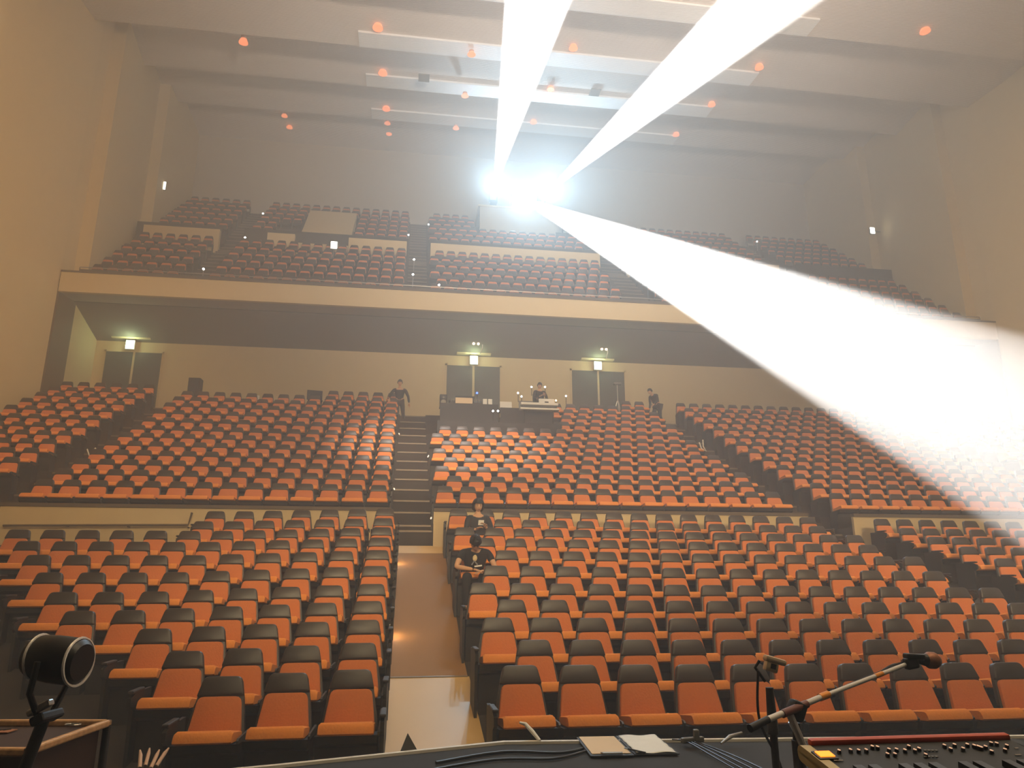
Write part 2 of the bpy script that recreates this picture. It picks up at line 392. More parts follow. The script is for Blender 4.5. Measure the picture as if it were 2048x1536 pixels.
for k in range(6):
    for xs_, b in (([-.62 - .5477 * i for i in range(14)], 0), ([(.90 if k % 2 == 0 else 1.17) + .542 * i for i in range(15)], 0), ([-9.32 - .55 * i for i in range(6)], 0),
                   ([10.75 + .55 * i for i in range(15)], 0), ([20.2 + .55 * i for i in range(9)], 0)):
        row_of(xs_, BY[k], BZ[k], 'balcony', k, 1)
        row_of([x for x in xs_ if not (-5.95 < x < -2.9 and k < 4) and not (3.2 < x < 8.5 and k > 2) and not (x < -5.9 and x > -7 and k < 2)], UY[k], UZ[k], 'balcony', 6 + k, 1)
def in_view(s, mg=70):
    px, py = project((s[0], s[1], s[2] + .6)); return -mg < px < 2048 + mg and -mg < py < 1536 + mg
seats = [s for s in seats if in_view(s)]
OCC = {('front right block', 6, 0), ('front right block', 9, 0)}
seats.sort(key=lambda s: (s[0] ** 2 + s[1] ** 2))
near = [s for s in seats if s[3].startswith('front')]
rest = [s for s in seats if not s[3].startswith('front')]
near += rest[:max(0, 300 - len(near))]; rest = rest[len(near) - len([s for s in seats if s[3].startswith('front')]):]
first = True
for x, y, z, block, row, place, e in near:
    o = proto if first else copy_tree(proto); first = False
    o.location = (x, y, z)
    o.rotation_euler = (0, 0, random.uniform(-.01, .01))
    aisle = {'front left block': 'centre aisle', 'front right block': 'centre aisle', 'front far right block': 'right aisle', 'rear left block': 'centre aisle', 'rear right block': 'centre aisle'}.get(block, 'aisle')
    b = block.replace(' block', '')
    o['label'] = f'orange seat in {b} block, {ORD[row]} row ' + ('from the stage' if b.startswith('front') else 'of the block') + f', {ORD[place]} from {aisle}'
    o['group'] = 'orange seats of the ' + block
    o['e_'] = e
for o in [o for o in list(C.objects) if o.name.startswith('auditorium_seat') and 'e_' in o]:
    e = o['e_']; x = o.location.x; del o['e_']
    if e:
        side = -1 if x > -.2 and e < 0 or e > 0 and x < -.2 else 1
        p = bpy.data.objects.new('end_panel', END_ME); C.objects.link(p); p.parent = o; p.location = (side * .292, 0, 0)
allm = [m for _, _, m, _ in PARTS]
big = MB()
# in the balcony the seats are tipped up against the backs
UP_SEAT = MB(); slab(UP_SEAT, round_poly([(-.215, .36), (.215, .36), (.190, .665), (-.190, .665)], [.03, .03, .05, .05]), .06, .02, lambda u, v, d: Vector((u, -.185 + (v - .36) * .30 + d, v)))
UP_BASE = MB(); UP_BASE.box((-.25, -.16, -.02), (-.21, -.02, .44)); UP_BASE.box((.21, -.16, -.02), (.25, -.02, .44)); UP_BASE.box((-.25, -.10, .34), (.25, -.04, .40))
for x, y, z, block, row, place, e in rest:
    for i, (nm, mb, m, sm) in enumerate(PARTS):
        if block == 'balcony' and nm in ('armrest', 'seat_cushion', 'base'):
            if nm == 'base': big.add([(a + x, b_ + y, c + z) for a, b_, c in UP_BASE.v], UP_BASE.f, 3); big.add([(a + x, b_ + y, c + z) for a, b_, c in UP_SEAT.v], UP_SEAT.f, 1)
            continue
        big.add([(a + x, b_ + y, max(c, -.03) + z) for a, b_, c in mb.v], mb.f, i)
st = big.build('auditorium_seats', allm, smooth=True)
tag(st, 'remaining orange seats with dark heads filling the rear stalls and the balcony', 'seats', kind='stuff')

# ------------------------------------------------------------------ ceiling lamps
M_GLOW = mat('orange_lamp_glow', (255, 150, 90), .5, emit=(255, 138, 88), estr=1.0, sample=False)
M_GLOWW = mat('small_lamp_glow', (255, 220, 190), .5, emit=(255, 225, 200), estr=2.2, sample=False)
M_HOUS = mat('lamp_housing', (200, 150, 120), .5)
def ceiling_lamp(loc, label, r=.22, h=.20):
    r *= .88
    t = thing('ceiling_lamp', label, 'ceiling lamp', loc, 0, 'ceiling lamps of the auditorium')
    a = MB(); a.tube([(0, 0, h * .8), (0, 0, h * 1.6)], [r * .62, r * .62], 16); a.build('lamp_housing', M_HOUS, t, True)
    b = MB(); b.tube([(0, 0, 0), (0, 0, h * .75), (0, 0, h)], [r, r * .72, r * .5], 16); b.build('lamp_shade', M_GLOW, t, True)
    return t
ROWN = {0: 'nearest the stage', 1: 'on the second ceiling board', 2: 'on the third ceiling board', 3: 'on the rearmost ceiling board'}
colx = [(-1.8, 'left of the beams'), (6.2, 'between the two rising beams'), (14.4, 'right of the beams')]
for r_, (Y, Z) in enumerate([(24.85, 22.95), (29.6, 24.52), (34.3, 25.94)]):
    for X, nm in colx:
        ceiling_lamp((X, Y, Z), f'orange glowing lamp {ROWN[r_ + 1]}, column {nm}', .21 if X > 0 else .24)
for (px, py, Y, lab) in [(1650, 3, 20.1, 'orange glowing lamp at the top edge of the picture beside the right beam'), (1850, 61, 20.6, 'orange glowing lamp high at the right, nearest the right wall'),
                    (487, 83, 26.75, 'orange glowing lamp high at the left, in the shaded step of the ceiling'), (1689, 181, 27.4, 'small orange lamp at the right, in a shaded ceiling step'),
                    (943, 107, 25.7, 'small orange lamp in the slats just left of the left beam'), (930, 190, 30.3, 'faint lamp in the third slatted strip left of the left beam'),
                    (912, 255, 35.0, 'faint lamp in the rearmost slatted strip left of the left beam'),
                    (569, 231, 36.9, 'flat orange lamp at far left of the rear ceiling, upper of two'), (579, 254, 38.2, 'flat orange lamp at far left of the rear ceiling, lower of two'),
                    (775, 246, 36.9, 'flat orange lamp on the rear ceiling, upper of the middle-left pair'), (778, 267, 38.2, 'flat orange lamp on the rear ceiling, lower of the middle-left pair'),
                    (1312, 285, 36.9, 'pale lamp on the rear ceiling right of the right beam, upper of two'), (1285, 303, 38.2, 'pale lamp on the rear ceiling right of the right beam, lower of two'),
                    (1497, 297, 36.9, 'pale lamp at far right of the rear ceiling, upper of two'), (1467, 316, 38.2, 'pale lamp at far right of the rear ceiling, lower of two')]:
    p = at(px, py, Y)
    ceiling_lamp((p.x, Y, p.z - (.04 if Y > 36 else .06)), lab, .20 if Y > 36 or py in (107, 190, 255, 181) else .22, .12 if Y > 36 or py in (107, 190, 255) else .2)
# ceiling hatches
for (px, py, Y, lab) in [(848, 156, 29.0, 'small square hatch in the ceiling left of the left beam'), (1190, 185, 29.6, 'small square hatch in the ceiling between the rising beams'), (1392, 23, 21.3, 'small square hatch in the ceiling at the top of the picture')]:
    p = at(px, py, Y); h = MB(); h.obox((0, 0, 0), (.5, .5, .05), bev=.01)
    tag(h.build('ceiling_hatch', M_GREY, loc=(p.x, Y, p.z)), lab, 'hatch', 'ceiling hatches')
# soffit lamps under the balcony
for i, (px, py) in enumerate([(297, 647), (460, 656), (609, 664), (752, 673), (888, 680), (1020, 686), (1153, 692), (1414, 702)]):
    p = at(px, py, 29.35); t = thing('downlight', f'small recessed downlight under the balcony, {ORD[i]} from the left', 'downlight', (p.x, 29.35, 11.545), 0, 'downlights under the balcony')
    MB().tube([(0, 0, 0), (0, 0, .06)], [.10, .10], 14).build('trim_ring', M_WHITE, t, True)
    MB().tube([(0, 0, -.015), (0, 0, .0)], [.065, .075], 14).build('bulb', M_GLOWW, t, True)
for px, py, lab in [(952, 687, 'twin spotlight on the soffit above the left centre doors'), (1208, 698, 'twin spotlight on the soffit above the right centre doors')]:
    p = at(px, py, 29.5); t = thing('twin_spotlight', lab, 'spotlight', (p.x, 29.5, p.z), 0, 'twin spotlights')
    for s in (-.1, .1):
        MB().tube([(s, -.02, -.02), (s, .1, .05)], [.06, .05], 12).build('lamp_head', M_GLOWW, t, True)
    MB().tube([(0, .05, .0), (0, .08, .12), (0, .08, 11.52 - p.z + .0)], .015, 6).build('mount', M_GREY, t)

# ------------------------------------------------------------------ doors and exit signs of the back wall
M_EXIT = mat('exit_sign_face', (240, 255, 240), .5, emit=(225, 255, 215), estr=9.0)
def door(n, x0, x1, ztop):
    zb = MZ[-1]
    for i, (a, b) in enumerate(((x0, (x0 + x1) / 2 - .05), ((x0 + x1) / 2 + .05, x1))):
        o = struct(f'door_{n + i}', MB().obox(((a + b) / 2, YB - .04, (zb + ztop) / 2), (b - a, .08, ztop - zb), bev=.01), M_DOOR)
        sx = b - .12 if i == 0 else a + .12
        h = MB(); h.tube([(sx, YB - .08, zb + 1.0), (sx, YB - .14, zb + 1.0), (sx, YB - .14, zb + 1.35), (sx, YB - .08, zb + 1.35)], .015, 8); h.build('door_handle', M_STEEL, o)
    f = MB(); f.box((x0 - .08, YB - .03, zb), (x0, YB + .02, ztop + .08)); f.box((x1, YB - .03, zb), (x1 + .08, YB + .02, ztop + .08)); f.box((x0 - .08, YB - .03, ztop), (x1 + .08, YB + .02, ztop + .08))
    f.box(((x0 + x1) / 2 - .05, YB - .03, zb), ((x0 + x1) / 2 + .05, YB + .02, ztop)); struct('trim_9', f, M_WALL)
def exit_sign(px, py, lab, Y=YB - .28):
    p = at(px, py, Y); t = thing('exit_sign', lab, 'exit sign', (p.x, Y, p.z), 0, 'lit exit signs')
    MB().obox((0, .04, 0), (.36, .07, .40), bev=.01).build('sign_case', M_WHITE, t)
    f = MB(); f.box((-.155, -.008, -.175), (.155, 0.004, .175)); f.build('sign_face', M_EXIT, t)
    g = MB()      # the running figure and doorway of the pictogram
    g.box((-.13, -.012, .12), (.13, -.009, .14)); g.sphere((-.02, -.011, .085), .022, sy=.1, n=8)
    g.tube([(-.02, -.011, .055), (.0, -.011, -.03)], .02, 6); g.tube([(.0, -.011, -.03), (.06, -.011, -.06), (.04, -.011, -.13)], .012, 6); g.tube([(.0, -.011, -.03), (-.05, -.011, -.09), (-.10, -.011, -.10)], .012, 6)
    g.tube([(-.02, -.011, .04), (.05, -.011, .01)], .010, 6); g.tube([(-.02, -.011, .04), (-.08, -.011, .0)], .010, 6)
    g.build('pictogram', mat('exit_green', (120, 225, 150), .5, emit=(150, 255, 170), estr=6.0, sample=False), t)
    # housing canopy on the wall above the sign
    c = MB(); c.prism_yz([(.0, .27), (.30, .27), (.30, .33), (-.05, .33)], -.75, .75); c.build('canopy', M_WALL, t)
    lamp('exit_sign_light', 'POINT', (p.x, Y - .12, p.z), 26, (.75, 1.0, .62), shadow_soft_size=.15)
door(1, 1.58, 3.90, at(946, 733, YB).z); exit_sign(948, 720, 'green-white exit sign above the doors behind the mixing desk')
door(3, 7.15, 9.55, at(1196, 743, YB).z); exit_sign(1196, 731, 'green-white exit sign above the doors beside the camera tripod')
door(5, -12.35, -10.2, at(260, 705, YB).z); exit_sign(260, 689, 'green-white exit sign in the left rear corner', YB - .3)
door(7, 22.2, 24.5, at(1810, 772, YB).z); exit_sign(1810, 757, 'exit sign showing through the white beam at the right')
# pendulum microphones hanging by the twin spotlights
for px, py, lab in [(962, 702, 'slanted slim rod under the left twin spotlight'), (1213, 712, 'slanted slim rod under the right twin spotlight')]:
    p = at(px, py, 29.6); o = MB().tube([(-.04, 0, -.15), (.06, 0, .15), (.06, 0, .5)], .018, 6).build('ceiling_rod', M_WHITE, loc=p); tag(o, lab, 'rod', 'rods above the doors')

# balcony: lit signs and marker lights
for px, py, Y, w_, h_, lab, e_ in [(327, 371, 35.0, .20, .42, 'tall white wall lamp high on the left wall', 12), (1745, 461, 33.3, .26, .36, 'white wall lamp high on the right wall', 12), (668, 490, 31.2, .28, .34, 'bright white lamp box among the balcony seats', 12)]:
    p = at(px, py, Y); t = thing('wall_lamp', lab, 'wall lamp', p)
    MB().obox((0, .05, 0), (w_ + .06, .08, h_ + .06), bev=.015).build('lamp_case', M_GREY, t)
    MB().obox((0, 0, 0), (w_, .05, h_), bev=.02).build('lamp_lens', mat('white_lamp_glow', (255, 255, 245), .4, emit=(255, 252, 235), estr=9.0), t)
    br = MB()
    if px == 668: br.tube([(0, .05, -.18), (0, .05, -.9)], .025, 8)
    elif px == 327: br.box((p.x * 0 - .9, .03, -.05), (0, .08, .02))
    else: br.box((0, .03, -.05), (8, .08, .02)) if False else br.box((0, .03, -.05), (.5, .08, .02))
    br.build('bracket', M_GREY, t)
M_DOT = mat('marker_bulb', (255, 255, 250), .4, emit=(255, 250, 240), estr=14.0, sample=False)
for i, (px, py, Y, lab) in enumerate([(857, 449, 36.2, 'right of the upper balcony stairs'), (817, 470, 34.0, 'left of the upper balcony stairs'), (828, 519, 30.0, 'left of the balcony stairs, upper'), (826, 549, 28.6, 'left of the balcony stairs, lower'),
                    (878, 570, 27.6, 'right of the balcony stairs near the rail'), (526, 427, 37.0, 'among the upper left balcony seats'), (490, 475, 32.2, 'at the end of the left parapet'), (407, 538, 28.3, 'at the front of the left balcony aisle'), (1514, 483, 34.5, 'far right on the balcony above the beam'),
                    (1720, 604, 28.0, 'far right seen through the beam'), (1017, 380, 37.2, 'between the left beam and the middle beam')]):
    p = at(px, py, Y); t = thing('marker_light', 'small white marker light ' + lab, 'marker light', p, 0, 'marker lights of the balcony'); dz_ = -1.27 if px == 1017 else -.55
    MB().sphere((0, 0, 0), .045, n=10).build('bulb', M_DOT, t, True)
    MB().tube([(0, 0, -.04), (0.0, .03, dz_)], .016, 6).build('post', M_STEEL, t)
# balcony front rail
t = thing('balcony_rail', 'thin steel hand rail on posts along the balcony front', 'railing', (6.3, 26.98, 12.6))
MB().tube([(-18.6, 0, .28), (18.6, 0, .28)], .022, 8).build('top_rail', M_STEEL, t, True)
for i in range(22):
    x = -18.6 + i * 37.2 / 21; MB().tube([(x, 0, -.05), (x, 0, .28)], .016, 6).build('post', M_DARKW, t)
MB().box((-18.6, -.006, .0), (18.6, .006, .2)).build('rail_panel', mat('smoked_panel', (80, 72, 66), .3), t)
# handrail of the stairwell in the left stalls
t = thing('stairwell_rail', 'dark handrail with a slanting end on the cream wall at the left', 'railing', (-6.2, 15.86, 0))
a, b, c = at(6, 1051, 15.86), at(376, 1050, 15.86), at(384, 1025, 15.86)
MB().tube([(a.x + 6.2, 0, a.z), (b.x + 6.2, 0, b.z), (c.x + 6.2, 0, c.z)], .022, 8).build('hand_rail', M_DARKW, t, True)
for k in range(4):
    x = a.x + (b.x - a.x) * k / 3 + 6.2; MB().tube([(x, 0, a.z), (x, .13, a.z)], .012, 6).build('bracket', M_DARKW, t)

# ------------------------------------------------------------------ step lights
def step_light(p, lab, power=2.2, side=1):
    t = thing('step_light', lab, 'step light', p, 0, 'step lights in the centre aisle')
    MB().obox((0, 0, 0), (.03, .10, .05), bev=.006).build('case', M_STEEL, t)
    MB().obox((.017 * side, 0, -.005), (.006, .07, .03)).build('lens', mat('step_lens', (255, 220, 170), .4, emit=(255, 205, 150), estr=8, sample=False), t)
    lamp('step_glow', 'POINT', (p[0] + .06 * side, p[1] - .02, p[2] - .01), power, (1, .70, .42), shadow_soft_size=.03)
step_light((-.15, 10.95, ramp_z(10.95) + .16), 'small step light on the left side of the aisle, nearest the stage', 5.0)
step_light((-.15, 14.6, ramp_z(14.6) + .16), 'small step light on the left side of the aisle below the steps', 4.5)
for px, py, Y, s, lab in [(858, 1036, 16.15, -1, 'step light at the foot of the stairs on the right'), (795, 978, 17.3, 1, 'step light on the left of the stairs, lowest'), (859, 913, 19.9, -1, 'step light on the right of the stairs, half way up'), (805, 868, 22.3, 1, 'step light on the left of the stairs, upper')]:
    p = at(px, py, Y); p.x = .58 if s < 0 else -.28
    step_light((p.x, Y, p.z), lab, 3.0, s)

# ------------------------------------------------------------------ control booth and moving heads
t = thing('control_booth', 'pale spotlight booth standing among the top rows of the balcony', 'booth', (5.7, 37.6, 20.9))
MB().box((-2.15, -.7, -1.2), (2.2, 2.3, 1.12)).build('booth_wall', M_WALLB, t)
MB().box((-2.25, -.8, 1.12), (2.3, 2.35, 1.2)).build('booth_roof', M_WALL, t)
M_LENS = mat('head_lens', (255, 255, 255), .2, emit=(235, 245, 255), estr=60.0, sample=False)
for i, (S, px, _) in enumerate(HEADS):
    s = Vector(S); d = BEAM_DIR[i]
    t = thing('moving_head', 'moving head spotlight on the booth throwing the ' + ('left upright beam' if i == 0 else 'wide lower right beam' if i == 1 else 'right rising beam'), 'stage light', (s.x, s.y + .2, s.z), 0, 'moving heads on the booth roof')
    o = Vector((s.x, s.y + .2, s.z)); base = s - o
    bd = MB(); bd.tube([base - d * .55, base - d * .45, base - d * .1, base - d * .02], [.12, .17, .17, .13], 16); bd.build('head', M_BLACK, t, True)
    MB().tube([base - d * .03, base - d * .015], [.10, .10], 16).build('lens', M_LENS, t)
    q = base - d * .3
    y = MB(); y.box((q.x - .24, q.y - .05, -.5), (q.x - .19, q.y + .05, q.z + .05)); y.box((q.x + .19, q.y - .05, -.5), (q.x + .24, q.y + .05, q.z + .05)); y.box((q.x - .24, q.y - .1, -.55), (q.x + .24, q.y + .1, -.45)); y.build('yoke', M_BLACK, t)
    zb = 22.11 - o.z
    MB().box((q.x - .18, q.y - .16, zb), (q.x + .18, q.y + .16, -.52)).build('base', M_BLACK, t)
# ------------------------------------------------------------------ mixing place in the middle of the rear stalls
FZ0 = 6.55
mb = MB(); mb.box((.95, 23.25, 4.0), (5.05, 28.3, FZ0)); struct('floor', mb, M_CARP)
mb = MB(); mb.box((.93, 23.2, 5.9), (5.07, 23.27, FZ0 + .12)); struct('trim_10', mb, M_BLACK)
def table(x0, x1, y0, y1, h, lab, m=M_BLACK, cloth=True):
    t = thing('desk', lab, 'desk', ((x0 + x1) / 2, (y0 + y1) / 2, FZ0), 0, 'desks of the mixing place'); hx, hy = (x1 - x0) / 2, (y1 - y0) / 2
    MB().obox((0, 0, h - .02), (2 * hx, 2 * hy, .04), bev=.008).build('tabletop', m, t)
    for sx in (-1, 1):
        for sy in (-1, 1): MB().tube([(sx * (hx - .05), sy * (hy - .05), 0), (sx * (hx - .05), sy * (hy - .05), h - .04)], .022, 8).build('leg', M_STEEL, t)
    if cloth: MB().box((-hx, -hy - .004, .12), (hx, -hy + .01, h - .03)).build('front_cloth', M_BLACK, t)
    return FZ0 + h
d1 = table(1.05, 3.05, 24.2, 25.0, .95, 'black draped desk at the left end of the mixing place')
d2 = table(3.15, 5.0, 24.4, 25.2, .90, 'black draped desk in the middle of the mixing place, with laptops')
d3 = table(5.3, 7.6, 26.6, 27.3, .30, 'low dark desk to the right of the mixing place')
def console(x, y, z, w_, lab):
    t = thing('mixing_console', lab, 'mixing console', (x, y, z), 0, 'mixing consoles')
    b = MB(); b.prism_yz([(-.30, 0), (.30, 0), (.30, .22), (.20, .26), (-.30, .06)], -w_ / 2, w_ / 2); b.build('console_body', M_BLACK, t)
    f = MB()
    for i in range(14): f.box((-w_ / 2 + .06 + i * (w_ - .12) / 14, -.2, .1), (-w_ / 2 + .075 + i * (w_ - .12) / 14, .1, .225))
    f.build('fader_bank', M_GREY, t)
    MB().prism_yz([(.22, .24), (.26, .24), (.30, .42), (.26, .43)], -w_ * .3, w_ * .3).build('meter_bridge', M_GLOSSB, t)
console(1.95, 24.62, d1, 1.15, 'dark mixing console on the left desk')
console(6.5, 26.95, FZ0 + .3, 1.9, 'wide dark mixing console in front of the right centre doors')
def laptop(p, lab, w_=.40, back=True, m=M_WHITE, rz=0):
    t = thing('laptop', lab, 'laptop', p, rz, 'laptops of the mixing place')
    MB().obox((0, .14, .01), (w_, .26, .02), bev=.006).build('laptop_base', M_GREY, t)
    MB().obox((0, -.03, w_ * .36), (w_, .015, w_ * .70), (R(-14), 0, 0), bev=.006).build('screen_lid', m, t)
    return t
p = at(1093, 803, 24.5); l_ = laptop((p.x, 24.5, d2), 'white backed laptop with a dark figure sticker, right of the pair', .56, rz=0)
MB().obox((0, -.045, .19), (.14, .006, .20), (R(-14), 0, 0), bev=.0).build('sticker', M_BLACK, l_)
p = at(1058, 803, 24.6); laptop((p.x - .1, 24.75, d2), 'grey backed laptop, left of the white one', .50, m=M_GREY)
p = at(1012, 800, 24.7); laptop((p.x, 24.75, d1 + .0 if p.x < 3.05 else d2), 'pale backed laptop beside the left desk', .42)
# keyboard-like white double-deck board in front
p = at(1078, 815, 23.9); t = thing('keyboard_instrument', 'long white two-tier keyboard board in front of the laptops', 'keyboard', (p.x, 23.9, p.z - .1))
MB().obox((0, 0, .20), (1.30, .30, .09), bev=.02).build('upper_board', M_WHITE, t); MB().obox((0, -.03, .02), (1.36, .30, .07), bev=.02).build('lower_board', M_WHITE, t)
MB().box((-.60, -.155, .075), (.60, .1, .155)).build('key_slot', M_GLOSSB, t)
zl = FZ0 - p.z + .1
for sx in (-.5, .5): MB().tube([(sx, .1, zl), (sx, .0, 0)], .02, 8).build('leg', M_BLACK, t)
# rack case with a pale plate on the left desk, speakers, papers
p = at(928, 801, 24.15)
o = MB().obox((0, 0, 0), (.58, .03, .20), bev=.005).build('name_plate', M_CREAMP, loc=(p.x, 24.17, p.z)); tag(o, 'pale framed plate on the front of the left desk', 'plate')
p = at(892, 772, 24.7); t = thing('monitor_speaker', 'small black speaker at the left end of the mixing place', 'speaker', (1.19, 24.88, d1))
MB().obox((0, 0, .22), (.26, .24, .44), bev=.02).build('speaker_box', M_BLACK, t); MB().tube([(0, -.125, .16), (0, -.118, .16)], .09, 16).build('speaker_cone', M_GREY, t); MB().tube([(0, -.125, .33), (0, -.118, .33)], .035, 12).build('tweeter', M_GREY, t)
p = at(975, 790, 24.3); t = thing('paper_sheets', 'pair of pale papers on the left desk', 'paper', (p.x, 24.27, d1))
for i in (-.09, .09): MB().obox((i, 0, .10), (.14, .04, .20), (R(-8), 0, i), bev=.004).build('sheet', M_PAPER, t)
for px, py, Y, lab, col in [(954, 786, 24.98, 'blue pilot lamp on the left desk', (60, 90, 255)), (1063, 774, 25.0, 'white lamp dot left of the operator', (255, 255, 255)), (1090, 774, 25.0, 'white lamp dot right of the operator', (255, 255, 255)), (1112, 801, 24.3, 'warm lamp dot beside the white laptop', (255, 200, 150)),
                       (1043, 793, 24.4, 'white lamp dot beside the grey laptop', (255, 255, 255)), (1036, 786, 24.6, 'faint lamp dot above the grey laptop', (255, 255, 255)), (986, 822, 23.7, 'pair of small white lamps under the desks, left', (255, 255, 255)), (996, 822, 23.7, 'pair of small white lamps under the desks, right', (255, 255, 255)), (1132, 792, 25.6, 'small white lamp on the right console', (255, 255, 255))]:
    p = at(px, py, Y); t = thing('desk_lamp', lab, 'lamp', p, 0, 'little lamps of the mixing place')
    MB().sphere((0, 0, 0), .035, n=8).build('bulb', mat('dot_%d_%d' % (col[0], col[2]), col, .4, emit=col, estr=9.0, sample=False), t, True)
    MB().tube([(0, 0, -.03), (.02, .08, -.12), (.02, .1, -.3)], .012, 6).build('gooseneck', M_BLACK, t)
# camera tripod by the right doors
p = at(1236, 812, 27.6); t = thing('camera_tripod', 'pale slim camera tripod standing before the right centre doors', 'tripod', (p.x, 27.6, MZ[-1]))
ht = at(1235, 770, 27.6).z - MZ[-1]
for a in range(3): an = a * 2.094 + .5; MB().tube([(math.cos(an) * .36, math.sin(an) * .36, 0), (0.02 * math.cos(an), .02 * math.sin(an), ht * .62)], .018, 6).build('leg', M_STEEL, t)
MB().tube([(0, 0, ht * .55), (0, 0, ht)], .020, 8).build('centre_column', M_STEEL, t); MB().obox((0, -.02, ht + .05), (.30, .14, .11), bev=.02).build('camera_body', M_GREY, t)
# folding chair and black case on the rear left
p = at(630, 798, 26.9)
t = thing('folding_chair', 'dark folding chair standing behind the left rear rows', 'chair', (p.x, 26.9, MZ[-1]), R(12))
MB().obox((0, 0, .46), (.52, .46, .05), bev=.015).build('seat', M_CLOTH2, t); MB().obox((0, .24, .76), (.56, .04, .40), (R(-8), 0, 0), bev=.02).build('backrest', M_CLOTH2, t)
for sx in (-.24, .24):
    for sy in (-.2, .24): MB().tube([(sx, sy, 0), (sx * .95, sy * .6, .45)], .014, 6).build('leg', M_BLACK, t)
p = at(388, 795, 27.2); t = thing('speaker_stand_box', 'tall black box standing behind the left rear rows', 'box', (p.x, 27.2, MZ[-1]))
MB().obox((0, 0, .62), (.42, .4, 1.24), bev=.02).build('case', M_BLACK, t); MB().obox((0, -.205, .9), (.3, .02, .4), bev=.005).build('front_panel', M_CLOTH2, t); MB().box((-.24, -.22, 0), (.24, .22, .06)).build('plinth', M_BLACK, t)
p = at(373, 816, 26.4); o = MB().tube([(0, 0, -.26), (.03, 0, .26)], .022, 8).build('white_stick', M_WHITE, loc=p); tag(o, 'short white stick beside the tall black box', 'stick')
p = at(511, 799, 26.7); t = MB(); t.tube([(0, 0, -.14), (0, 0, .14)], [.10, .14], 14); tag(t.build('paper_bin', M_WHITE, loc=p), 'small white bin among the last rows on the left', 'bin')
for px, py, Y, lab, pts in [(182, 903, 19.8, 'bright metal bracket on an aisle seat, left rear stalls', [(-.10, 0, .06), (-.02, 0, -.12), (.04, 0, -.02), (.10, 0, .10)]), (1405, 890, 20.6, 'bright metal bracket on an aisle seat, right rear stalls', [(-.10, 0, .08), (-.04, 0, -.12), (.10, 0, -.18), (.02, 0, -.05), (.02, 0, .16)])]:
    p = at(px, py, Y); tag(MB().tube(pts, .018, 6).build('metal_bracket', M_WHITE, loc=p), lab, 'bracket', 'bright brackets')

# ------------------------------------------------------------------ stage and things on it
SZ = .80
edge = [(-9, 2.2), (-4, 3.15), (-.56, 4.07), (.60, 4.43), (3.62, 4.15), (9.0, 3.5)]
mb = MB(); n = len(edge) + 2; poly = [(-9, -6)] + [(9, -6)] + edge[::-1]
mb.add([(x, y, SZ) for x, y in poly] + [(x, y, -.05) for x, y in poly], [tuple(range(n)), tuple(range(2 * n - 1, n - 1, -1))] + [(i, (i + 1) % n, (i + 1) % n + n, i + n) for i in range(n)])
struct('floor_stage', mb, mat('black_stage_cloth', (30, 28, 26), .85, noise=.2, scale=12))
mb = MB()
for (a, b), (c, d) in zip(edge, edge[1:]):
    mb.add([(a, b - .022, SZ + .014), (c, d - .022, SZ + .014), (c, d + .01, SZ + .014), (a, b + .01, SZ + .014), (a, b - .022, SZ - .04), (c, d - .022, SZ - .04), (c, d + .01, SZ - .04), (a, b + .01, SZ - .04)],
           [(0, 1, 2, 3), (4, 7, 6, 5), (0, 4, 5, 1), (2, 6, 7, 3), (0, 3, 7, 4), (1, 5, 6, 2)])
struct('trim_11', mb, mat('pale_edge_strip', (225, 218, 205), .4))
def onz(x, y, z):
    d = pixel_ray(x, y); t = (z - CZ) / d.z; return Vector((d.x * t, d.y * t, z))
# open clip folder lying at the stage edge
t = thing('clip_folder', 'open clip folder with a cream sheet and a white sheet at the stage edge', 'folder', (1.24, 4.22, SZ + .006), R(-4))
MB().obox((-.115, 0, .006), (.23, .46, .006), bev=.002).build('left_cover', M_BLACK, t); MB().obox((.125, .02, .006), (.24, .46, .006), bev=.002).build('right_cover', M_BLACK, t)
MB().obox((-.115, .01, .0115), (.205, .42, .003)).build('cream_sheet', M_CREAMP, t)
sh = MB(); bmx = bmesh.new(); bmesh.ops.create_grid(bmx, x_segments=14, y_segments=20, size=.5)
for v in bmx.verts: v.co = Vector((.125 + v.co.x * .215, .02 + v.co.y * .44, .0135 + .004 * math.sin(v.co.x * 9 + v.co.y * 14) * math.sin(v.co.y * 11)))
sh.bm(bmx); s_ = sh.build('white_sheet', M_PAPER, t, True); so = s_.modifiers.new('s', 'SOLIDIFY'); so.thickness = .001
cl = MB(); cl.tube([(-.17, -.205, .018), (-.165, -.235, .02), (-.065, -.235, .02), (-.06, -.205, .018)], .004, 6); cl.obox((-.115, -.212, .018), (.10, .02, .006), bev=.002); cl.build('spring_clip', M_STEEL, t)
pn = thing('pen', 'black pen with a silver cap lying on the clip folder', 'pen', (1.245, 4.04, SZ + .026), R(34))
MB().tube([(0, -.065, 0), (0, .05, 0)], .0045, 8).build('barrel', M_BLACK, pn, True); MB().tube([(0, .05, 0), (0, .075, 0)], [.005, .003], 8).build('cap', M_STEEL, pn, True)
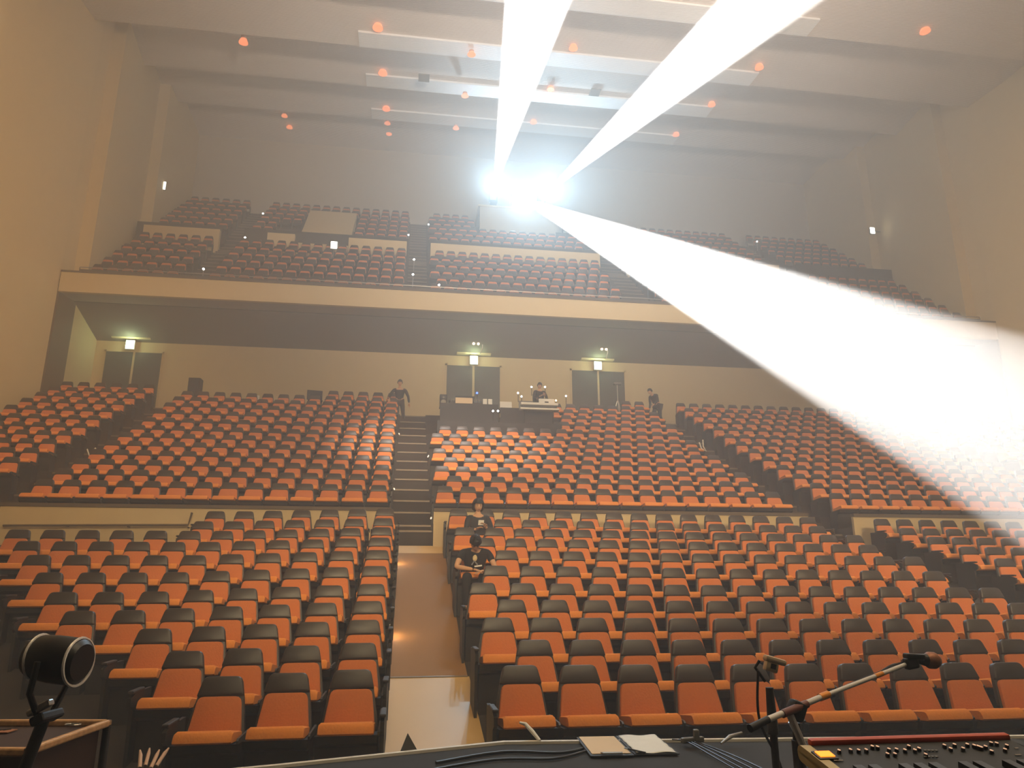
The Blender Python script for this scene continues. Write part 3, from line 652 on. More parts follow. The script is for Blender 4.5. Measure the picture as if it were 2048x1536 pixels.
# curled white strip and cables
tag(MB().tube([(.80, 4.40, SZ + .015), (.77, 4.46, SZ + .05), (.735, 4.50, SZ + .085), (.70, 4.50, SZ + .095)], [.009, .012, .011, .006], 8).build('paper_curl', M_PAPER, smooth=True), 'curled white strip standing up at the stage edge', 'paper')
rc = random.Random(3)
def cable(name, pts, r, lab, grp=None):
    P = [Vector(p) for p in pts]; out = []
    for i in range(len(P) - 1):
        a, b, c, d = P[max(i - 1, 0)], P[i], P[i + 1], P[min(i + 2, len(P) - 1)]
        for k in range(8):
            q = k / 8; out.append(.5 * ((2 * b) + (c - a) * q + (2 * a - 5 * b + 4 * c - d) * q * q + (3 * b - a - 3 * c + d) * q ** 3))
    out.append(P[-1]); tag(MB().tube(out, r, 8).build(name, M_GLOSSB, smooth=True), lab, 'cable', grp)
cable('cable', [(.2, 4.0, SZ + .01), (.55, 4.18, SZ + .01), (.85, 4.12, SZ + .01), (1.0, 4.2, SZ + .01)], .008, 'upper black cable running left of the clip folder', 'stage cables')
cable('cable', [(.15, 3.85, SZ + .01), (.5, 4.02, SZ + .01), (.8, 4.0, SZ + .01), (1.0, 4.14, SZ + .01)], .007, 'lower black cable running left of the clip folder', 'stage cables')
p = onz(1383, 1492, SZ)
for k, (dx, sx) in enumerate([(-.04, .10), (0, .16), (.03, .22), (-.08, .05)]):
    cable('cable', [(p.x + dx, p.y + .08, SZ + .02), (p.x + dx * .5, p.y - .05, SZ + .03), (p.x + sx * .7 - .04, p.y - .35, SZ + .012), (p.x + sx * .9 - .05, p.y - 1.0, SZ + .012)], .0038, 'black cable in the bunch hanging near the stage edge right of the folder', 'bunched cables')
tie = MB(); tie.obox((p.x, p.y - .02, SZ + .035), (.14, .03, .03), (0, 0, .2), bev=.008); tie.obox((p.x + .02, p.y - .03, SZ + .06), (.03, .03, .06), bev=.006)
tag(tie.build('cable_connector', M_GREY), 'grey connector gathering the cable bunch at the stage edge', 'connector')
p = onz(1455, 1490, SZ); tag(MB().tube([(p.x - .08, p.y - .1, SZ + .03), (p.x, p.y - .04, SZ + .05), (p.x + .09, p.y, SZ + .06)], [.005, .012, .007], 10).build('jack_plug', M_STEEL, smooth=True), 'shiny cable plug lying between the cable bunch and the microphone stand', 'plug')
p = onz(818, 1500, SZ); w_ = MB(); w_.add([(p.x - .05, p.y - .06, SZ), (p.x + .05, p.y - .06, SZ), (p.x + .03, p.y + .06, SZ), (p.x - .03, p.y + .06, SZ), (p.x - .01, p.y, SZ + .085)], [(0, 3, 2, 1), (0, 1, 4), (1, 2, 4), (2, 3, 4), (3, 0, 4)])
tag(w_.build('folded_card', M_BLACK), 'small pointed black card standing on the stage edge before the aisle', 'card')
# chrome microphone boom stand
def P3(x, y, Y): return at(x, y, Y)
base = P3(1590, 1425, 2.35)
t = thing('microphone_stand', 'boom stand with a pale chrome boom slanting up to a vocal microphone', 'microphone stand', (base.x, base.y, SZ))
rel = lambda q: (q.x - base.x, q.y - base.y, q.z - SZ)
MB().tube([(0, 0, .02), (0, 0, base.z - SZ - .03)], .014, 10).build('pole', M_BLACK, t, True)
MB().tube([(0, 0, .25), (0, 0, base.z - SZ - .08)], .019, 10).build('clutch', M_BLACK, t, True)
for a in (0.3, 2.4, 4.5): MB().tube([(0, 0, .14), (math.cos(a) * .32, math.sin(a) * .32, .012)], .011, 8).build('leg', M_BLACK, t, True)
a_, b_, c_, d_ = P3(1500, 1457, 2.22), P3(1536, 1439, 2.25), P3(1648, 1392, 2.38), P3(1812, 1329, 2.55)
MB().tube([rel(b_), rel(c_)], .0095, 10).build('boom', M_CHROME, t, True); MB().tube([rel(c_), rel(d_)], .0075, 10).build('boom_extension', M_CHROME, t, True)
MB().tube([rel(a_), rel(b_)], [.012, .011], 10).build('counterweight', M_BLACK, t, True)
MB().obox(rel(P3(1592, 1421, 2.33)), (.05, .05, .06), (0, R(25), 0), bev=.012).build('swivel_joint', M_BLACK, t, True)
g1, g2 = P3(1565, 1428, 2.28), P3(1613, 1408, 2.33); MB().tube([rel(g1), rel(g2)], .0125, 10).build('grip', mat('brown_grip', (110, 62, 48), .5), t, True)
MB().tube([rel(P3(1578, 1425, 2.3)), (0, -.03, base.z - SZ - .09), (-.03, -.03, base.z - SZ - .02)], .012, 8).build('tension_knob', M_CHROME, t, True)
for q, nm in (((1648, 1392), 'boom_clutch'), ((1757, 1350), 'tape_band')):
    u = P3(q[0], q[1], 2.38 if nm == 'boom_clutch' else 2.49); v = (d_ - c_).normalized() * .022
    MB().tube([rel(u - v), rel(u + v)], .012 if nm == 'boom_clutch' else .0085, 10).build(nm, mat('amber_collar', (235, 150, 60), .35, .3), t, True)
cp = thing('vocal_microphone', 'dark handheld microphone with a brown mesh head clipped to the boom', 'microphone', d_)
ra = lambda q: (q.x - d_.x, q.y - d_.y, q.z - d_.z)
m0, m1, m2, m3 = P3(1812, 1318, 2.56), P3(1838, 1318, 2.56), P3(1852, 1320, 2.56), P3(1880, 1322, 2.56)
MB().tube([ra(m0), ra(m1), ra(m2)], [.013, .018, .022], 14).build('microphone_body', M_GLOSSB, cp, True)
hd = MB(); ax = (m3 - m2); hd.tube([ra(m2), ra(m2 + ax * .2), ra(m2 + ax * .6), ra(m2 + ax * .88), ra(m3)], [.022, .029, .029, .02, .006], 16); hd.build('mesh_head', mat('brown_mesh', (150, 98, 70), .5, .4, noise=.3, scale=300), cp, True)
MB().obox(ra(P3(1822, 1326, 2.55)), (.05, .03, .04), (0, R(-8), 0), bev=.008).build('microphone_clip', M_BLACK, cp); MB().obox(ra(P3(1828, 1313, 2.55)), (.07, .035, .02), (0, R(4), 0), bev=.006).build('clip_jaw', M_GLOSSB, cp)
q = [P3(1805, 1325, 2.57), P3(1780, 1332, 2.56), P3(1762, 1343, 2.52), P3(1700, 1368, 2.46), P3(1650, 1394, 2.40)]
MB().tube([ra(v) for v in q], .004, 6).build('microphone_cable', M_BLACK, cp, True)
# second stand with a small pale condenser microphone
base2 = P3(1537, 1352, 2.75)
t = thing('microphone_stand', 'straight dark stand carrying the small pale microphone left of the boom', 'microphone stand', (base2.x, base2.y, SZ))
hz = base2.z - SZ
MB().tube([(0, 0, .02), (0, 0, hz - .12)], .014, 10).build('pole', M_BLACK, t, True); MB().tube([(0, 0, hz - .2), (0, 0, hz - .04)], [.02, .014], 10).build('swivel', M_BLACK, t, True)
for a in (0.9, 3.0, 5.1): MB().tube([(0, 0, .14), (math.cos(a) * .32, math.sin(a) * .32, .012)], .011, 8).build('leg', M_BLACK, t, True)
t2 = thing('condenser_microphone', 'small pale box-shaped microphone on the dark stand', 'microphone', (base2.x, base2.y, base2.z))
mb = MB(); mb.obox((.03, 0, .055), (.085, .035, .022), (0, R(16), 0), bev=.008); mb.obox((.012, 0, .032), (.05, .03, .035), (0, R(16), 0), bev=.006); mb.build('microphone_body', mat('pale_gold', (222, 196, 160), .35, .4), t2, True)
MB().obox((.015, -.016, .035), (.02, .006, .018), (0, R(16), 0)).build('window', M_BLACK, t2); MB().tube([(-.03, 0, .055), (-.045, .01, .03), (-.01, .01, -.02)], .006, 6).build('shock_mount', M_BLACK, t2, True)
cable('cable', [(base2.x - .04, base2.y, base2.z + .02), (base2.x - .05, base2.y, base2.z - .15), (base2.x + .02, base2.y, base2.z - .32), (base2.x + .03, base2.y, SZ + .02)], .005, 'thin cable running down beside the straight microphone stand')

# compact stage keyboard
KZ = 1.45
k0 = onz(1622, 1491, KZ); k1 = onz(2022, 1479, KZ)
ang = math.atan2(k1.y - k0.y, k1.x - k0.x); KL = (k1 - k0).length
t = thing('stage_keyboard', 'compact keyboard with a red rear rail, amber screen and rows of knobs', 'keyboard', (k0.x, k0.y, KZ), ang)
TL = R(8); t.rotation_euler = (TL, 0, ang)
kinv = (Matrix.Translation(k0) @ Matrix.Rotation(ang, 4, 'Z') @ Matrix.Rotation(TL, 4, 'X')).inverted()
def kxy(cx, cy):
    o_ = kinv @ Vector((0, 0, CZ)); d_ = kinv.to_3x3() @ pixel_ray(1480 + cx / 3.606, 1280 + cy / 3.606); q_ = -o_.z / d_.z
    return o_.x + d_.x * q_, o_.y + d_.y * q_
b = MB(); b.prism_yz([(.0, .0), (.0, -.022), (-.22, -.024), (-.22, -.021), (-.078, -.006)], .0, KL); b.build('keyboard_case', M_BLACK, t)
MB().obox((KL / 2, .006, .002), (KL, .014, .012), bev=.004).build('rear_rail', mat('red_rail', (190, 74, 48), .4), t, True)
pf = round_poly([(.012, .000), (-.22, -.008), (-.22, -.024), (.012, -.024)], [.012, .02, .01, .015], 5)
for xa, xb in ((-.016, .0), (KL, KL + .012)):
    MB().prism_yz([(a, c) for a, c in pf], xa, xb).build('end_cheek', mat('cream_cheek', (196, 176, 128), .45) if xa < 0 else M_BLACK, t)
pz = lambda y: .001 + y * (.006 / .078)
sx_, sy_ = kxy(612, 828)
MB().obox((sx_, sy_, pz(sy_) + .001), (.030, .026, .003), (R(4), 0, 0), bev=.001).build('screen_frame', M_GLOSSB, t)
MB().obox((sx_, sy_, pz(sy_) + .003), (.023, .017, .002), (R(4), 0, 0)).build('screen', mat('amber_screen', (255, 150, 40), .3, emit=(255, 140, 40), estr=1.6), t)
for cx, cy in [(715, 808), (798, 803), (856, 805), (911, 803), (955, 782), (993, 785), (1075, 798), (1064, 826), (1130, 798), (1118, 826), (1190, 802), (1218, 778), (1262, 802), (1292, 792), (1340, 828), (1475, 772), (1520, 792), (1548, 768), (1610, 790), (1640, 766), (1690, 772), (1720, 778), (1740, 784), (1772, 778), (1812, 755), (1815, 805), (1852, 758), (1912, 795), (1925, 770)]:
    x, y = kxy(cx, cy); kb_ = MB(); kb_.tube([(x, y, pz(y)), (x, y, pz(y) + .004)], [.0034, .0028], 10); k_ = kb_.build('knob', M_GLOSSB, t, True)
    MB().obox((x, y, pz(y) + .0045), (.0018, .0048, .0010), (0, 0, .25)).build('pointer', mat('knob_highlight', (250, 225, 205), .3, emit=(255, 190, 150), estr=.6, sample=False), k_)  # pointers glow faintly to paint the bright highlights on the knobs
for cy in (795, 832):
    for i in range(4):
        x, y = kxy(1335 + i * 27, cy); MB().obox((x, y, pz(y) + .001), (.0042, .0035, .002), bev=.0006).build('button', M_GREY, t)
for i, (cx, cy, w_) in enumerate([(690, 856, .006), (725, 856, .008), (1995, 775, .006), (2005, 815, .010)]):
    x, y = kxy(cx, cy); MB().obox((x, y, pz(y) + .0006), (w_, .0028, .0008)).build('panel_lettering', mat('panel_print', (140, 122, 104), .5), t)
nk = int(KL / .0236)
for i in range(nk):
    x = .002 + i * .0236
    MB().obox((x + .0112, -.148, -.014), (.0222, .135, .012), bev=.0015).build('white_key', M_WHITE, t)
    if i % 7 in (0, 1, 3, 4, 5) and i < nk - 1:
        kk = MB(); kk.prism_yz([(-.082, -.009), (-.082, .002), (-.165, .002), (-.174, -.009)], x + .0155, x + .0290); kk.build('black_key', M_GLOSSB, t)
st_ = thing('keyboard_stand', 'black folding stand under the compact keyboard', 'stand', (k0.x + .15 * math.cos(ang), k0.y - .12, SZ), ang)
for sx in (-1, 1):
    for yy in (-.10, .10): MB().tube([(sx * .14, yy, 0), (-sx * .14, yy, KZ - SZ - .075)], .012, 8).build('leg', M_BLACK, st_, True)
for sx in (-.14, .14): MB().tube([(sx, -.11, KZ - SZ - .056), (sx, .11, KZ - SZ - .026)], .012, 8).build('support_arm', M_BLACK, st_, True)

# flight case with worn metal edges and the lantern standing beside it at the left
LZ = 1.18
A_, B_, Cc = onz(215, 1446, LZ), onz(146, 1536, LZ), onz(60, 1446, LZ)
ux = (A_ - Cc).normalized(); uy = Vector((-ux.y, ux.x, 0))
t = thing('flight_case', 'dark flight case with worn pale metal edges at the lower left', 'case', (A_.x, A_.y, SZ), math.atan2(ux.y, ux.x))
W_, D_, H_ = .80, .46, LZ - SZ
MB().obox((-W_ / 2, -D_ / 2, H_ / 2 + .03), (W_ - .03, D_ - .03, H_ - .08), bev=.01).build('case_body', mat('dark_case_board', (52, 30, 20), .6, noise=.3, scale=12), t)
ME_ = mat('worn_edge', (206, 160, 112), .45, .3, noise=.45, scale=60)
for i, (a, b) in enumerate([((0, 0, H_), (0, -D_, H_)), ((0, 0, H_), (-W_, 0, H_)), ((-W_, -D_, H_), (0, -D_, H_)), ((0, 0, .05), (0, 0, H_)), ((0, -D_, .05), (0, -D_, H_)), ((-W_, 0, .05), (-W_, 0, H_)), ((-W_, -D_, .05), (-W_, -D_, H_)), ((-W_, 0, H_), (-W_, -D_, H_))]):
    v = Vector(b) - Vector(a); MB().obox((Vector(a) + Vector(b)) / 2, tuple(abs(c) + .024 for c in v), bev=.006).build('edge_profile', ME_ if i < 3 else M_BLACK, t)
for a in ((-.06, -.06), (-W_ + .06, -.06), (-.06, -D_ + .06), (-W_ + .06, -D_ + .06)): MB().tube([(a[0] - .012, a[1], .025), (a[0] + .012, a[1], .025)], .025, 12).build('castor', M_BLACK, t, True)
MB().obox((-.30, -.12, H_ - .005), (.055, .055, .003)).build('sticker', mat('brown_sticker', (170, 110, 70), .6), t)
MB().tube([(-.315, -.135, H_), (-.30, -.115, H_), (-.30, -.13, H_), (-.285, -.11, H_)], .0018, 5).build('sticker_scribble', M_BLACK, t)
rg = MB(); rg.tube([(-.10 + .028 * math.cos(a * .52), -.05 + .016 * math.sin(a * .52), H_ + .004) for a in range(13)], .0025, 6); tag(rg.build('steel_ring', M_STEEL), 'thin steel ring lying on the flight case', 'ring')
bpy.data.objects['steel_ring'].matrix_world = t.matrix_basis.copy()
# lantern
lc = at(112, 1318, 2.3)
t = thing('stage_lantern', 'round black stage lantern with chrome rims at the lower left', 'stage light', lc, R(-14))
bd = MB(); prof = [(-.095, .035), (-.088, .062), (-.06, .074), (0, .078), (.06, .078), (.085, .074)]
bd.tube([(x, 0, -x * .10) for x, r in prof], [r for x, r in prof], 24); bd.build('lantern_body', M_GLOSSB, t, True)
for x, r, nm in ((-.062, .0735, 'rear_rim'), (.086, .078, 'front_rim')):
    rm = MB(); rm.tube([(x + .006 * 0, r * math.cos(a * math.pi / 14), r * math.sin(a * math.pi / 14) - x * .10) for a in range(29)], .005, 6, cap=False); rm.build(nm, M_CHROME, t, True)
ls = MB(); ls.tube([(.085, 0, -.0085), (.10, 0, -.010)], [.074, .06], 24); ls.build('lens', M_GLOSSB, t, True)
MB().tube([(-.095, 0, .01), (-.125, 0, .012)], [.02, .012], 12).build('rear_knob', M_STEEL, t, True)
for sy in (-1, 1): MB().tube([(0, sy * .088, 0), (-.01, sy * .088, -.10), (-.01, sy * .04, -.17)], .010, 8).build('yoke', M_BLACK, t, True)
MB().obox((.0, 0, -.185), (.05, .11, .03), (0, R(-28), 0), bev=.008).build('clamp', M_BLACK, t); MB().obox((.0, -.04, -.15), (.085, .03, .022), (0, R(-28), 0), bev=.006).build('clamp_plate', M_STEEL, t)
MB().tube([(-.01, 0, -.19), (-.05, 0, -.34), (-.05, 0, SZ - lc.z + .05)], .02, 10).build('post', M_BLACK, t, True); MB().tube([(-.05, 0, SZ - lc.z), (-.05, 0, SZ - lc.z + .05)], [.22, .2], 24).build('base_plate', M_BLACK, t, True)
t.scale = (.8, .8, .8)
# black loudspeakers and boxes on the floor before the left block
for (x, y, sx, sy, sz, rz, lab) in [(-3.55, 5.7, .75, .6, .62, .15, 'black loudspeaker box on the floor below the left rows, nearer the aisle'), (-4.6, 6.0, .9, .7, .85, .1, 'larger black loudspeaker box on the floor at far left')]:
    t = thing('loudspeaker', lab, 'loudspeaker', (x, y, 0), rz, 'floor loudspeakers')
    MB().obox((0, 0, sz / 2 + .02), (sx, sy, sz), bev=.02).build('speaker_box', M_BLACK, t); MB().obox((0, -sy / 2 - .004, sz / 2 + .02), (sx - .1, .02, sz - .1), bev=.006).build('grille', M_BASE, t)
    for a in (-1, 1): MB().obox((a * (sx / 2 - .1), 0, .015), (.06, sy - .1, .03), bev=.005).build('foot', M_BLACK, t)
for k in range(4):
    q_ = onz(286 + 11 * k, 1535 - 4 * (k % 2), SZ)
    tag(MB().tube([(q_.x, q_.y - .05, SZ + .01), (q_.x + .012 * (k - 1.5), q_.y, SZ + .055), (q_.x + .02 * (k - 1.5), q_.y + .02, SZ + .075)], [.009, .009, .004], 8).build('cable_plug', mat('pale_plug', (214, 176, 150), .5), smooth=True), 'pale cable plug sticking up at the left front corner of the stage', 'plug', 'pale cable plugs')
for k in range(3):
    cable('cable', [(-1.75 + .1 * k, 3.62 - .03 * k, SZ + .01), (-1.62 + .1 * k, 3.46 + .05 * k, SZ + .05 + .03 * k), (-1.5 + .05 * k, 3.45 + .04 * k, SZ + .015 + .015 * k), (-1.25 + .1 * k, 3.2 + .03 * k, SZ + .012), (-1.35 + .12 * k, 2.7, SZ + .012)], .007, 'black cable coiled at the left front corner of the stage', 'coiled cables')

# ------------------------------------------------------------------ people
def skin_verts(chains, lvl=2):
    """chains: list of [(point, radius), ...]; chains that share a point join there. Returns verts and faces of one skinned surface"""
    V = []; E_ = []; RR = []; idx = {}
    for ch in chains:
        prev = None
        for p, r in ch:
            k = tuple(round(c, 4) for c in p)
            if k not in idx: idx[k] = len(V); V.append(k); RR.append(r)
            i = idx[k]
            if prev is not None and prev != i: E_.append((prev, i))
            prev = i
    me = bpy.data.meshes.new('tmp'); me.from_pydata(V, E_, []); o = bpy.data.objects.new('tmp', me); C.objects.link(o)
    m = o.modifiers.new('skin', 'SKIN'); m.use_smooth_shade = True
    for i, r in enumerate(RR):
        rr = r if isinstance(r, tuple) else (r, r); me.skin_vertices[0].data[i].radius = rr
    me.skin_vertices[0].data[0].use_root = True
    sb = o.modifiers.new('sub', 'SUBSURF'); sb.levels = lvl
    dg = bpy.context.evaluated_depsgraph_get(); em = o.evaluated_get(dg).to_mesh()
    vs = [tuple(v.co) for v in em.vertices]; fs = [tuple(p.vertices) for p in em.polygons]
    o.evaluated_get(dg).to_mesh_clear(); bpy.data.objects.remove(o); bpy.data.meshes.remove(me)
    return vs, fs
def lerp(a, b, t): return tuple(a[i] + (b[i] - a[i]) * t for i in range(3))
def person(label, loc, rz, J, top, legs, face=True, hair_long=False, print_patch=False):
    """J: joints in local metres, figure faces -Y"""
    t = thing('person', label, 'person', loc, rz)
    pel, ch, nk, hd = J['pelvis'], J['chest'], J['neck'], J['head']
    body = MB()
    torso = [(pel, (.145, .11)), (lerp(pel, ch, .5), (.135, .10)), (ch, (.155, .105)), (lerp(ch, nk, .7), (.085, .075)), (nk, .052), (lerp(nk, hd, .55), .052)]
    chains = [torso]
    for s in ('l', 'r'):
        chains.append([(ch, (.155, .105)), (lerp(ch, J['sh' + s], .85), .07), (J['sh' + s], .058), (lerp(J['sh' + s], J['el' + s], .5), .050), (J['el' + s], .040), (lerp(J['el' + s], J['wr' + s], .4), .040), (J['wr' + s], .026)])
        chains.append([(pel, (.145, .11)), (J['hp' + s], .095), (lerp(J['hp' + s], J['kn' + s], .5), .080), (J['kn' + s], .058), (lerp(J['kn' + s], J['an' + s], .35), .055), (J['an' + s], .036)])
    body.add(*skin_verts(chains, 2))
    # head with face
    H = Vector(hd); tilt = Euler(J.get('tilt', (0, 0, 0))).to_matrix().to_4x4()
    bm = bmesh.new(); bmesh.ops.create_uvsphere(bm, u_segments=24, v_segments=18, radius=1)
    for v in bm.verts:
        x, y, z = v.co; wx = .078 * (1 - .22 * max(0, -z) ** 1.5); v.co = Vector((x * wx, y * .098 * (1 - .10 * max(0, -z)), z * .118))
        if y < 0 and z < -.3: v.co.y -= .006
        if y < -.6 and abs(x) < .2 and -.38 < z < .12: v.co.y -= .020 * (1 - abs(x) / .2) * (1 - abs(z + .2) / .35 if abs(z + .2) < .35 else 0)
        if y < -.5 and .05 < z < .3 and .22 < abs(x) < .55: v.co.y += .006
    bm.transform(Matrix.Translation(H) @ tilt); body.bm(bm)
    for sx in (-1, 1):
        e = MB(); e.sphere((0, 0, 0), .026, sx=.35, sy=.7, sz=1.2, n=10)
        for i, v in enumerate(e.v): e.v[i] = tuple(H + tilt.to_3x3() @ Vector((v[0] + sx * .078, v[1] + .008, v[2])))
        body.add(e.v, e.f)
    # hands: palm, four fingers, thumb
    for s, sg in (('l', -1), ('r', 1)):
        w0 = Vector(J['wr' + s]); e0 = Vector(J['el' + s]); d = (w0 - e0).normalized(); hdv = Vector(J.get('hd' + s, d)).normalized()
        sd = hdv.cross(Vector((0, 0, 1))); sd = sd.normalized() if sd.length > .1 else Vector((1, 0, 0)); up = sd.cross(hdv)
        chs = [[(tuple(w0), .026), (tuple(w0 + hdv * .045), (.036, .018)), (tuple(w0 + hdv * .085), (.038, .016))]]
        body.add(*skin_verts(chs, 1))
        for k, L in enumerate((.066, .076, .070, .054)):
            b0 = w0 + hdv * .085 + sd * (.030 - k * .020); q = [b0 - hdv * .01, b0 + hdv * L * .45 - up * .006, b0 + hdv * L * .8 - up * .020, b0 + hdv * L - up * .034]
            body.tube(q, [.0092, .0088, .0080, .0065], 8)
        b0 = w0 + hdv * .035 + sd * .030 * -sg; q = [b0, b0 + hdv * .025 - sd * .024 * sg, b0 + hdv * .055 - sd * .030 * sg - up * .01]
        body.tube(q, [.012, .0105, .008], 8)
    bo = body.build('body', M_SKIN, t, True)
    # shirt and trousers follow the body
    g = 1.13
    sh = [[(pel, (.158, .125)), (lerp(pel, ch, .5), (.152, .118)), (ch, (.170, .122)), (lerp(ch, nk, .75), (.088, .085))]]
    for s in ('l', 'r'):
        full = top == 'long'
        pts = [(ch, (.170, .122)), (lerp(ch, J['sh' + s], .85), .082), (J['sh' + s], .070), (lerp(J['sh' + s], J['el' + s], .6), .062)]
        if full: pts += [(J['el' + s], .052), (lerp(J['el' + s], J['wr' + s], .5), .048), (lerp(J['el' + s], J['wr' + s], .92), .036)]
        sh.append(pts)
    m_ = MB(); m_.add(*skin_verts(sh, 2)); m_.build('shirt', M_CLOTH if not hair_long else M_CLOTH2, t, True)
    tr = [[(pel, (.162, .128)), (J['hpl'], .108)], [(pel, (.162, .128)), (J['hpr'], .108)]]
    for s in ('l', 'r'): tr.append([(J['hp' + s], .108), (lerp(J['hp' + s], J['kn' + s], .5), .092), (J['kn' + s], .070), (lerp(J['kn' + s], J['an' + s], .4), .068), (lerp(J['kn' + s], J['an' + s], .93), .055)])
    m_ = MB(); m_.add(*skin_verts(tr, 2)); m_.build('trousers', M_CLOTH, t, True)
    for s in ('l', 'r'):
        a = Vector(J['an' + s]); f = Vector(J.get('foot', (0, -1, 0)))
        m_ = MB(); m_.add(*skin_verts([[(tuple(a + Vector((0, 0, -.02))), .042), (tuple(a + Vector((0, 0, -.05)) + f * .05), (.042, .03)), (tuple(a + Vector((0, 0, -.058)) + f * .15), (.044, .022))]], 2)); m_.build('shoe', M_GLOSSB, t, True)
    # hair cap
    bm = bmesh.new(); bmesh.ops.create_uvsphere(bm, u_segments=24, v_segments=18, radius=1)
    rh = random.Random(int(loc[1] * 10))
    for v in bm.verts:
        x, y, z = v.co; low = (-.75 if hair_long else -.25) if y > -.15 else (.32 if y < -.45 else .32 - (y + .45) * 1.6)
        zz = max(z, low) if not (hair_long and abs(x) > .7 and y > -.4) else max(z, -.75)
        k = 1.0 if z >= low else .93; n_ = 1 + rh.uniform(0, .12)
        v.co = Vector((x * .092 * k * n_ * (1.3 if hair_long else 1), y * .112 * k * n_ * (1.12 if hair_long else 1) + (.012 if hair_long else .004), zz * .128 * n_ * (1.12 if hair_long else 1) + .006))
    bm.transform(Matrix.Translation(H) @ tilt); m_ = MB(); m_.bm(bm); m_.build('hair', M_HAIR, t, True)
    if face:
        T = tilt.to_3x3()
        for sx in (-1, 1):
            m_ = MB(); m_.sphere(H + T @ Vector((sx * .030, -.086, .006)), .011, sy=.6, sz=.6, n=10); m_.build('eye', mat('dark_eye', (30, 22, 18), .3), t, True)
            m_ = MB(); m_.tube([H + T @ Vector((sx * .016, -.096, .028)), H + T @ Vector((sx * .046, -.087, .030))], .0035, 6); m_.build('eyebrow', M_HAIR, t, True)
        m_ = MB(); m_.tube([H + T @ Vector((-.022, -.094, -.060)), H + T @ Vector((0, -.100, -.062)), H + T @ Vector((.022, -.094, -.060))], [.003, .006, .003], 8); m_.build('mouth', mat('lips', (150, 84, 70), .5), t, True)
    return t
# woman or man with full black hair sitting in the front right block, holding something white
sit = dict(pelvis=(0, -.24, .60), chest=(0, -.10, .98), neck=(0, -.09, 1.13), head=(0, -.12, 1.27), shl=(-.19, -.10, 1.04), shr=(.19, -.10, 1.04),
           ell=(-.25, -.20, .78), elr=(.26, -.20, .80), wrl=(-.08, -.40, .80), wrr=(.10, -.40, .84), hdl=(.5, -.6, .3), hdr=(-.4, -.5, .5),
           hpl=(-.10, -.26, .60), hpr=(.10, -.26, .60), knl=(-.12, -.66, .62), knr=(.12, -.66, .62), anl=(-.12, -.60, .14), anr=(.12, -.60, .14))
p1 = person('person with full black hair sitting facing the stage, holding a white sheet', (1.42, 14.53, FZ[9] - .12), R(4), dict(sit, tilt=(R(8), 0, 0)), 'long', None, True, True)
o = MB().obox((0, 0, 0), (.11, .012, .10), (R(20), 0, R(10)), bev=.003).build('held_sheet', M_PAPER); o.location = (1.45, 14.05, FZ[9] + .80); tag(o, 'small white sheet in the hands of the seated person with full hair', 'paper')
# person bent forward over the seat in front, arm along its top
lean = dict(pelvis=(0, -.22, .60), chest=(.02, -.30, .92), neck=(0, -.40, 1.04), head=(0, -.50, 1.13), shl=(-.19, -.34, .98), shr=(.22, -.30, .98),
            ell=(-.30, -.52, .76), elr=(.33, -.42, .74), wrl=(-.05, -.66, .72), wrr=(.12, -.66, .70), hdl=(.9, -.3, -.15), hdr=(-.8, -.3, -.1),
            hpl=(-.10, -.26, .60), hpr=(.10, -.26, .60), knl=(-.14, -.64, .60), knr=(.14, -.64, .60), anl=(-.14, -.60, .14), anr=(.14, -.60, .14))
p2 = person('person in a black printed T-shirt bending the head down, forearm across in front', (1.11, 12.05, FZ[6] - .12), 0, dict(lean, tilt=(R(58), 0, 0)), 'short', None, True)
pr = MB(); pr.sphere((0, 0, 0), .05, sx=.75, sy=.25, sz=1.1, n=12); a_ = pr.build('shirt_print', mat('print_light', (236, 196, 150), .7, noise=.5, scale=30), p2, True); a_.location = (.0, -.425, .90)
pr = MB(); pr.tube([(-.05, 0, -.06), (-.01, 0, 0), (.04, 0, -.06)], .014, 6); a_ = pr.build('shirt_print', mat('print_grey', (120, 124, 128), .7), p2, True); a_.location = (.0, -.435, .85)
pr = MB(); pr.obox((0, 0, 0), (.12, .012, .022), (0, R(-8), 0), bev=.003); a_ = pr.build('print_bar', M_WHITE, p2); a_.location = (.05, -.450, .775)
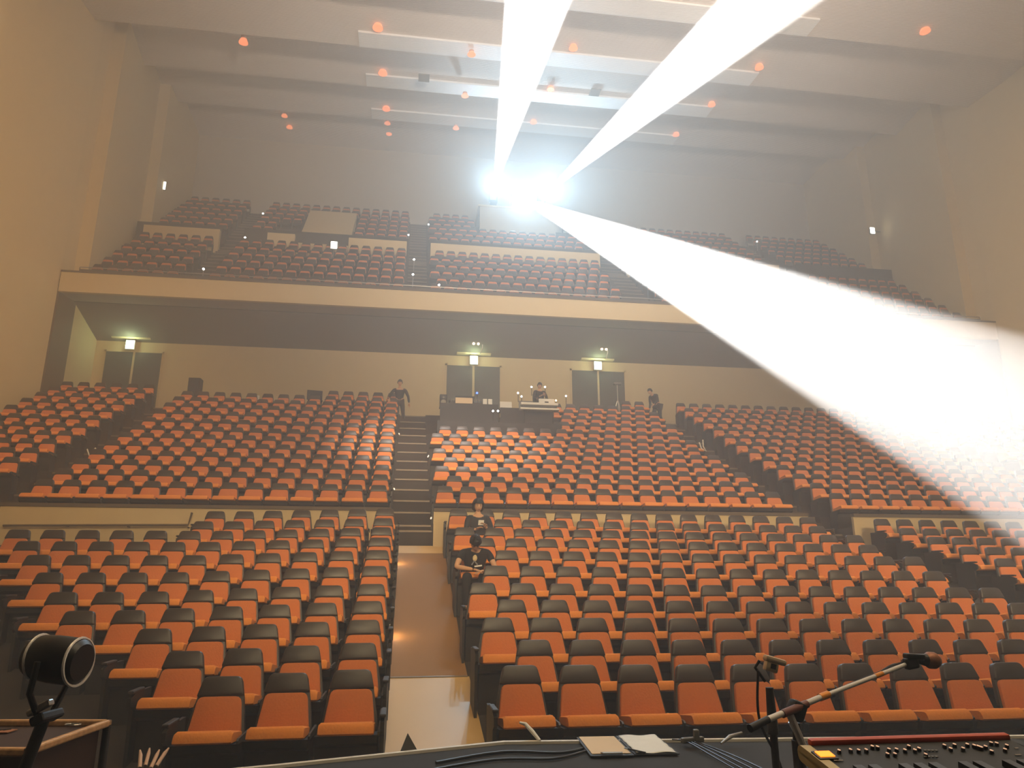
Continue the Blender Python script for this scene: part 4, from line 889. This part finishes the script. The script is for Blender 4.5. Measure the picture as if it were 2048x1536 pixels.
# person standing in the centre aisle at the back, leaning on the seats
stand = dict(pelvis=(0, .05, .95), chest=(0, -.10, 1.30), neck=(0, -.16, 1.46), head=(0, -.22, 1.60), shl=(-.20, -.12, 1.36), shr=(.20, -.12, 1.36),
             ell=(-.34, -.24, 1.14), elr=(.32, -.16, 1.10), wrl=(-.36, -.38, .95), wrr=(.36, -.10, .86), hpl=(-.10, .05, .92), hpr=(.10, .05, .92),
             knl=(-.12, -.02, .52), knr=(.15, .0, .50), anl=(-.14, .06, .10), anr=(.20, .02, .10))
person('person in dark clothes standing at the top of the centre aisle, arms spread', (-.36, 26.52, MZ[11] - .06), 0, dict(stand, tilt=(R(15), 0, 0)), 'long', None, True)
stoop = dict(pelvis=(0, .10, .95), chest=(0, -.08, 1.28), neck=(0, -.20, 1.40), head=(0, -.30, 1.50), shl=(-.19, -.12, 1.34), shr=(.19, -.12, 1.34),
             ell=(-.22, -.08, 1.06), elr=(.22, -.16, 1.06), wrl=(-.20, -.16, .82), wrr=(.20, -.34, .92), hpl=(-.10, .10, .92), hpr=(.10, .10, .92),
             knl=(-.10, -.10, .52), knr=(.10, .12, .50), anl=(-.10, -.02, .10), anr=(.10, .28, .12))
person('person in dark clothes walking with a stoop along the back, right of the mixing place', (9.98, 27.7, MZ[12]), R(-62), dict(stoop, tilt=(R(25), 0, 0)), 'long', None, False)
p = at(1078, 772, 26.2)
sit2 = {k: ((v[0], v[1], v[2]) if isinstance(v, tuple) else v) for k, v in sit.items()}
person('operator with black hair seated behind the laptops of the mixing place', (p.x, 26.3, p.z - 1.27), R(10), dict(sit2, tilt=(R(20), 0, 0)), 'long', None, True)
t = thing('office_chair', 'dark chair under the operator at the mixing place', 'chair', (p.x, 26.2, FZ0))
hs = p.z - 1.27 - FZ0 + .48
MB().obox((0, -.12, hs), (.48, .46, .06), bev=.02).build('seat', M_CLOTH2, t); MB().obox((0, .16, hs + .32), (.44, .05, .40), (R(-6), 0, 0), bev=.02).build('backrest', M_CLOTH2, t); MB().tube([(0, -.05, .04), (0, -.05, hs)], .03, 10).build('column', M_BLACK, t, True)
for a in range(5): MB().tube([(0, -.05, .07), (math.cos(a * 1.257) * .28, -.05 + math.sin(a * 1.257) * .28, .03)], .02, 8).build('leg', M_BLACK, t, True)
bpy.context.view_layer.update()

# ------------------------------------------------------------------ haze filling the hall
hz = bpy.data.materials.new('stage_haze'); hz.use_nodes = True; nt = hz.node_tree; nt.nodes.clear()
out = nt.nodes.new('ShaderNodeOutputMaterial'); vs_ = nt.nodes.new('ShaderNodeVolumeScatter')
vs_.inputs['Density'].default_value = HAZE; vs_.inputs['Anisotropy'].default_value = .45; vs_.inputs['Color'].default_value = (.97, .97, .97, 1)
nt.links.new(vs_.outputs[0], out.inputs['Volume'])
mb = MB(); mb.box((-30, -9, -1.5), (40, 41, 29)); o = mb.build('stage_haze', hz)
tag(o, 'thin white stage haze filling the whole hall, lit up by the beams', 'haze', kind='stuff')
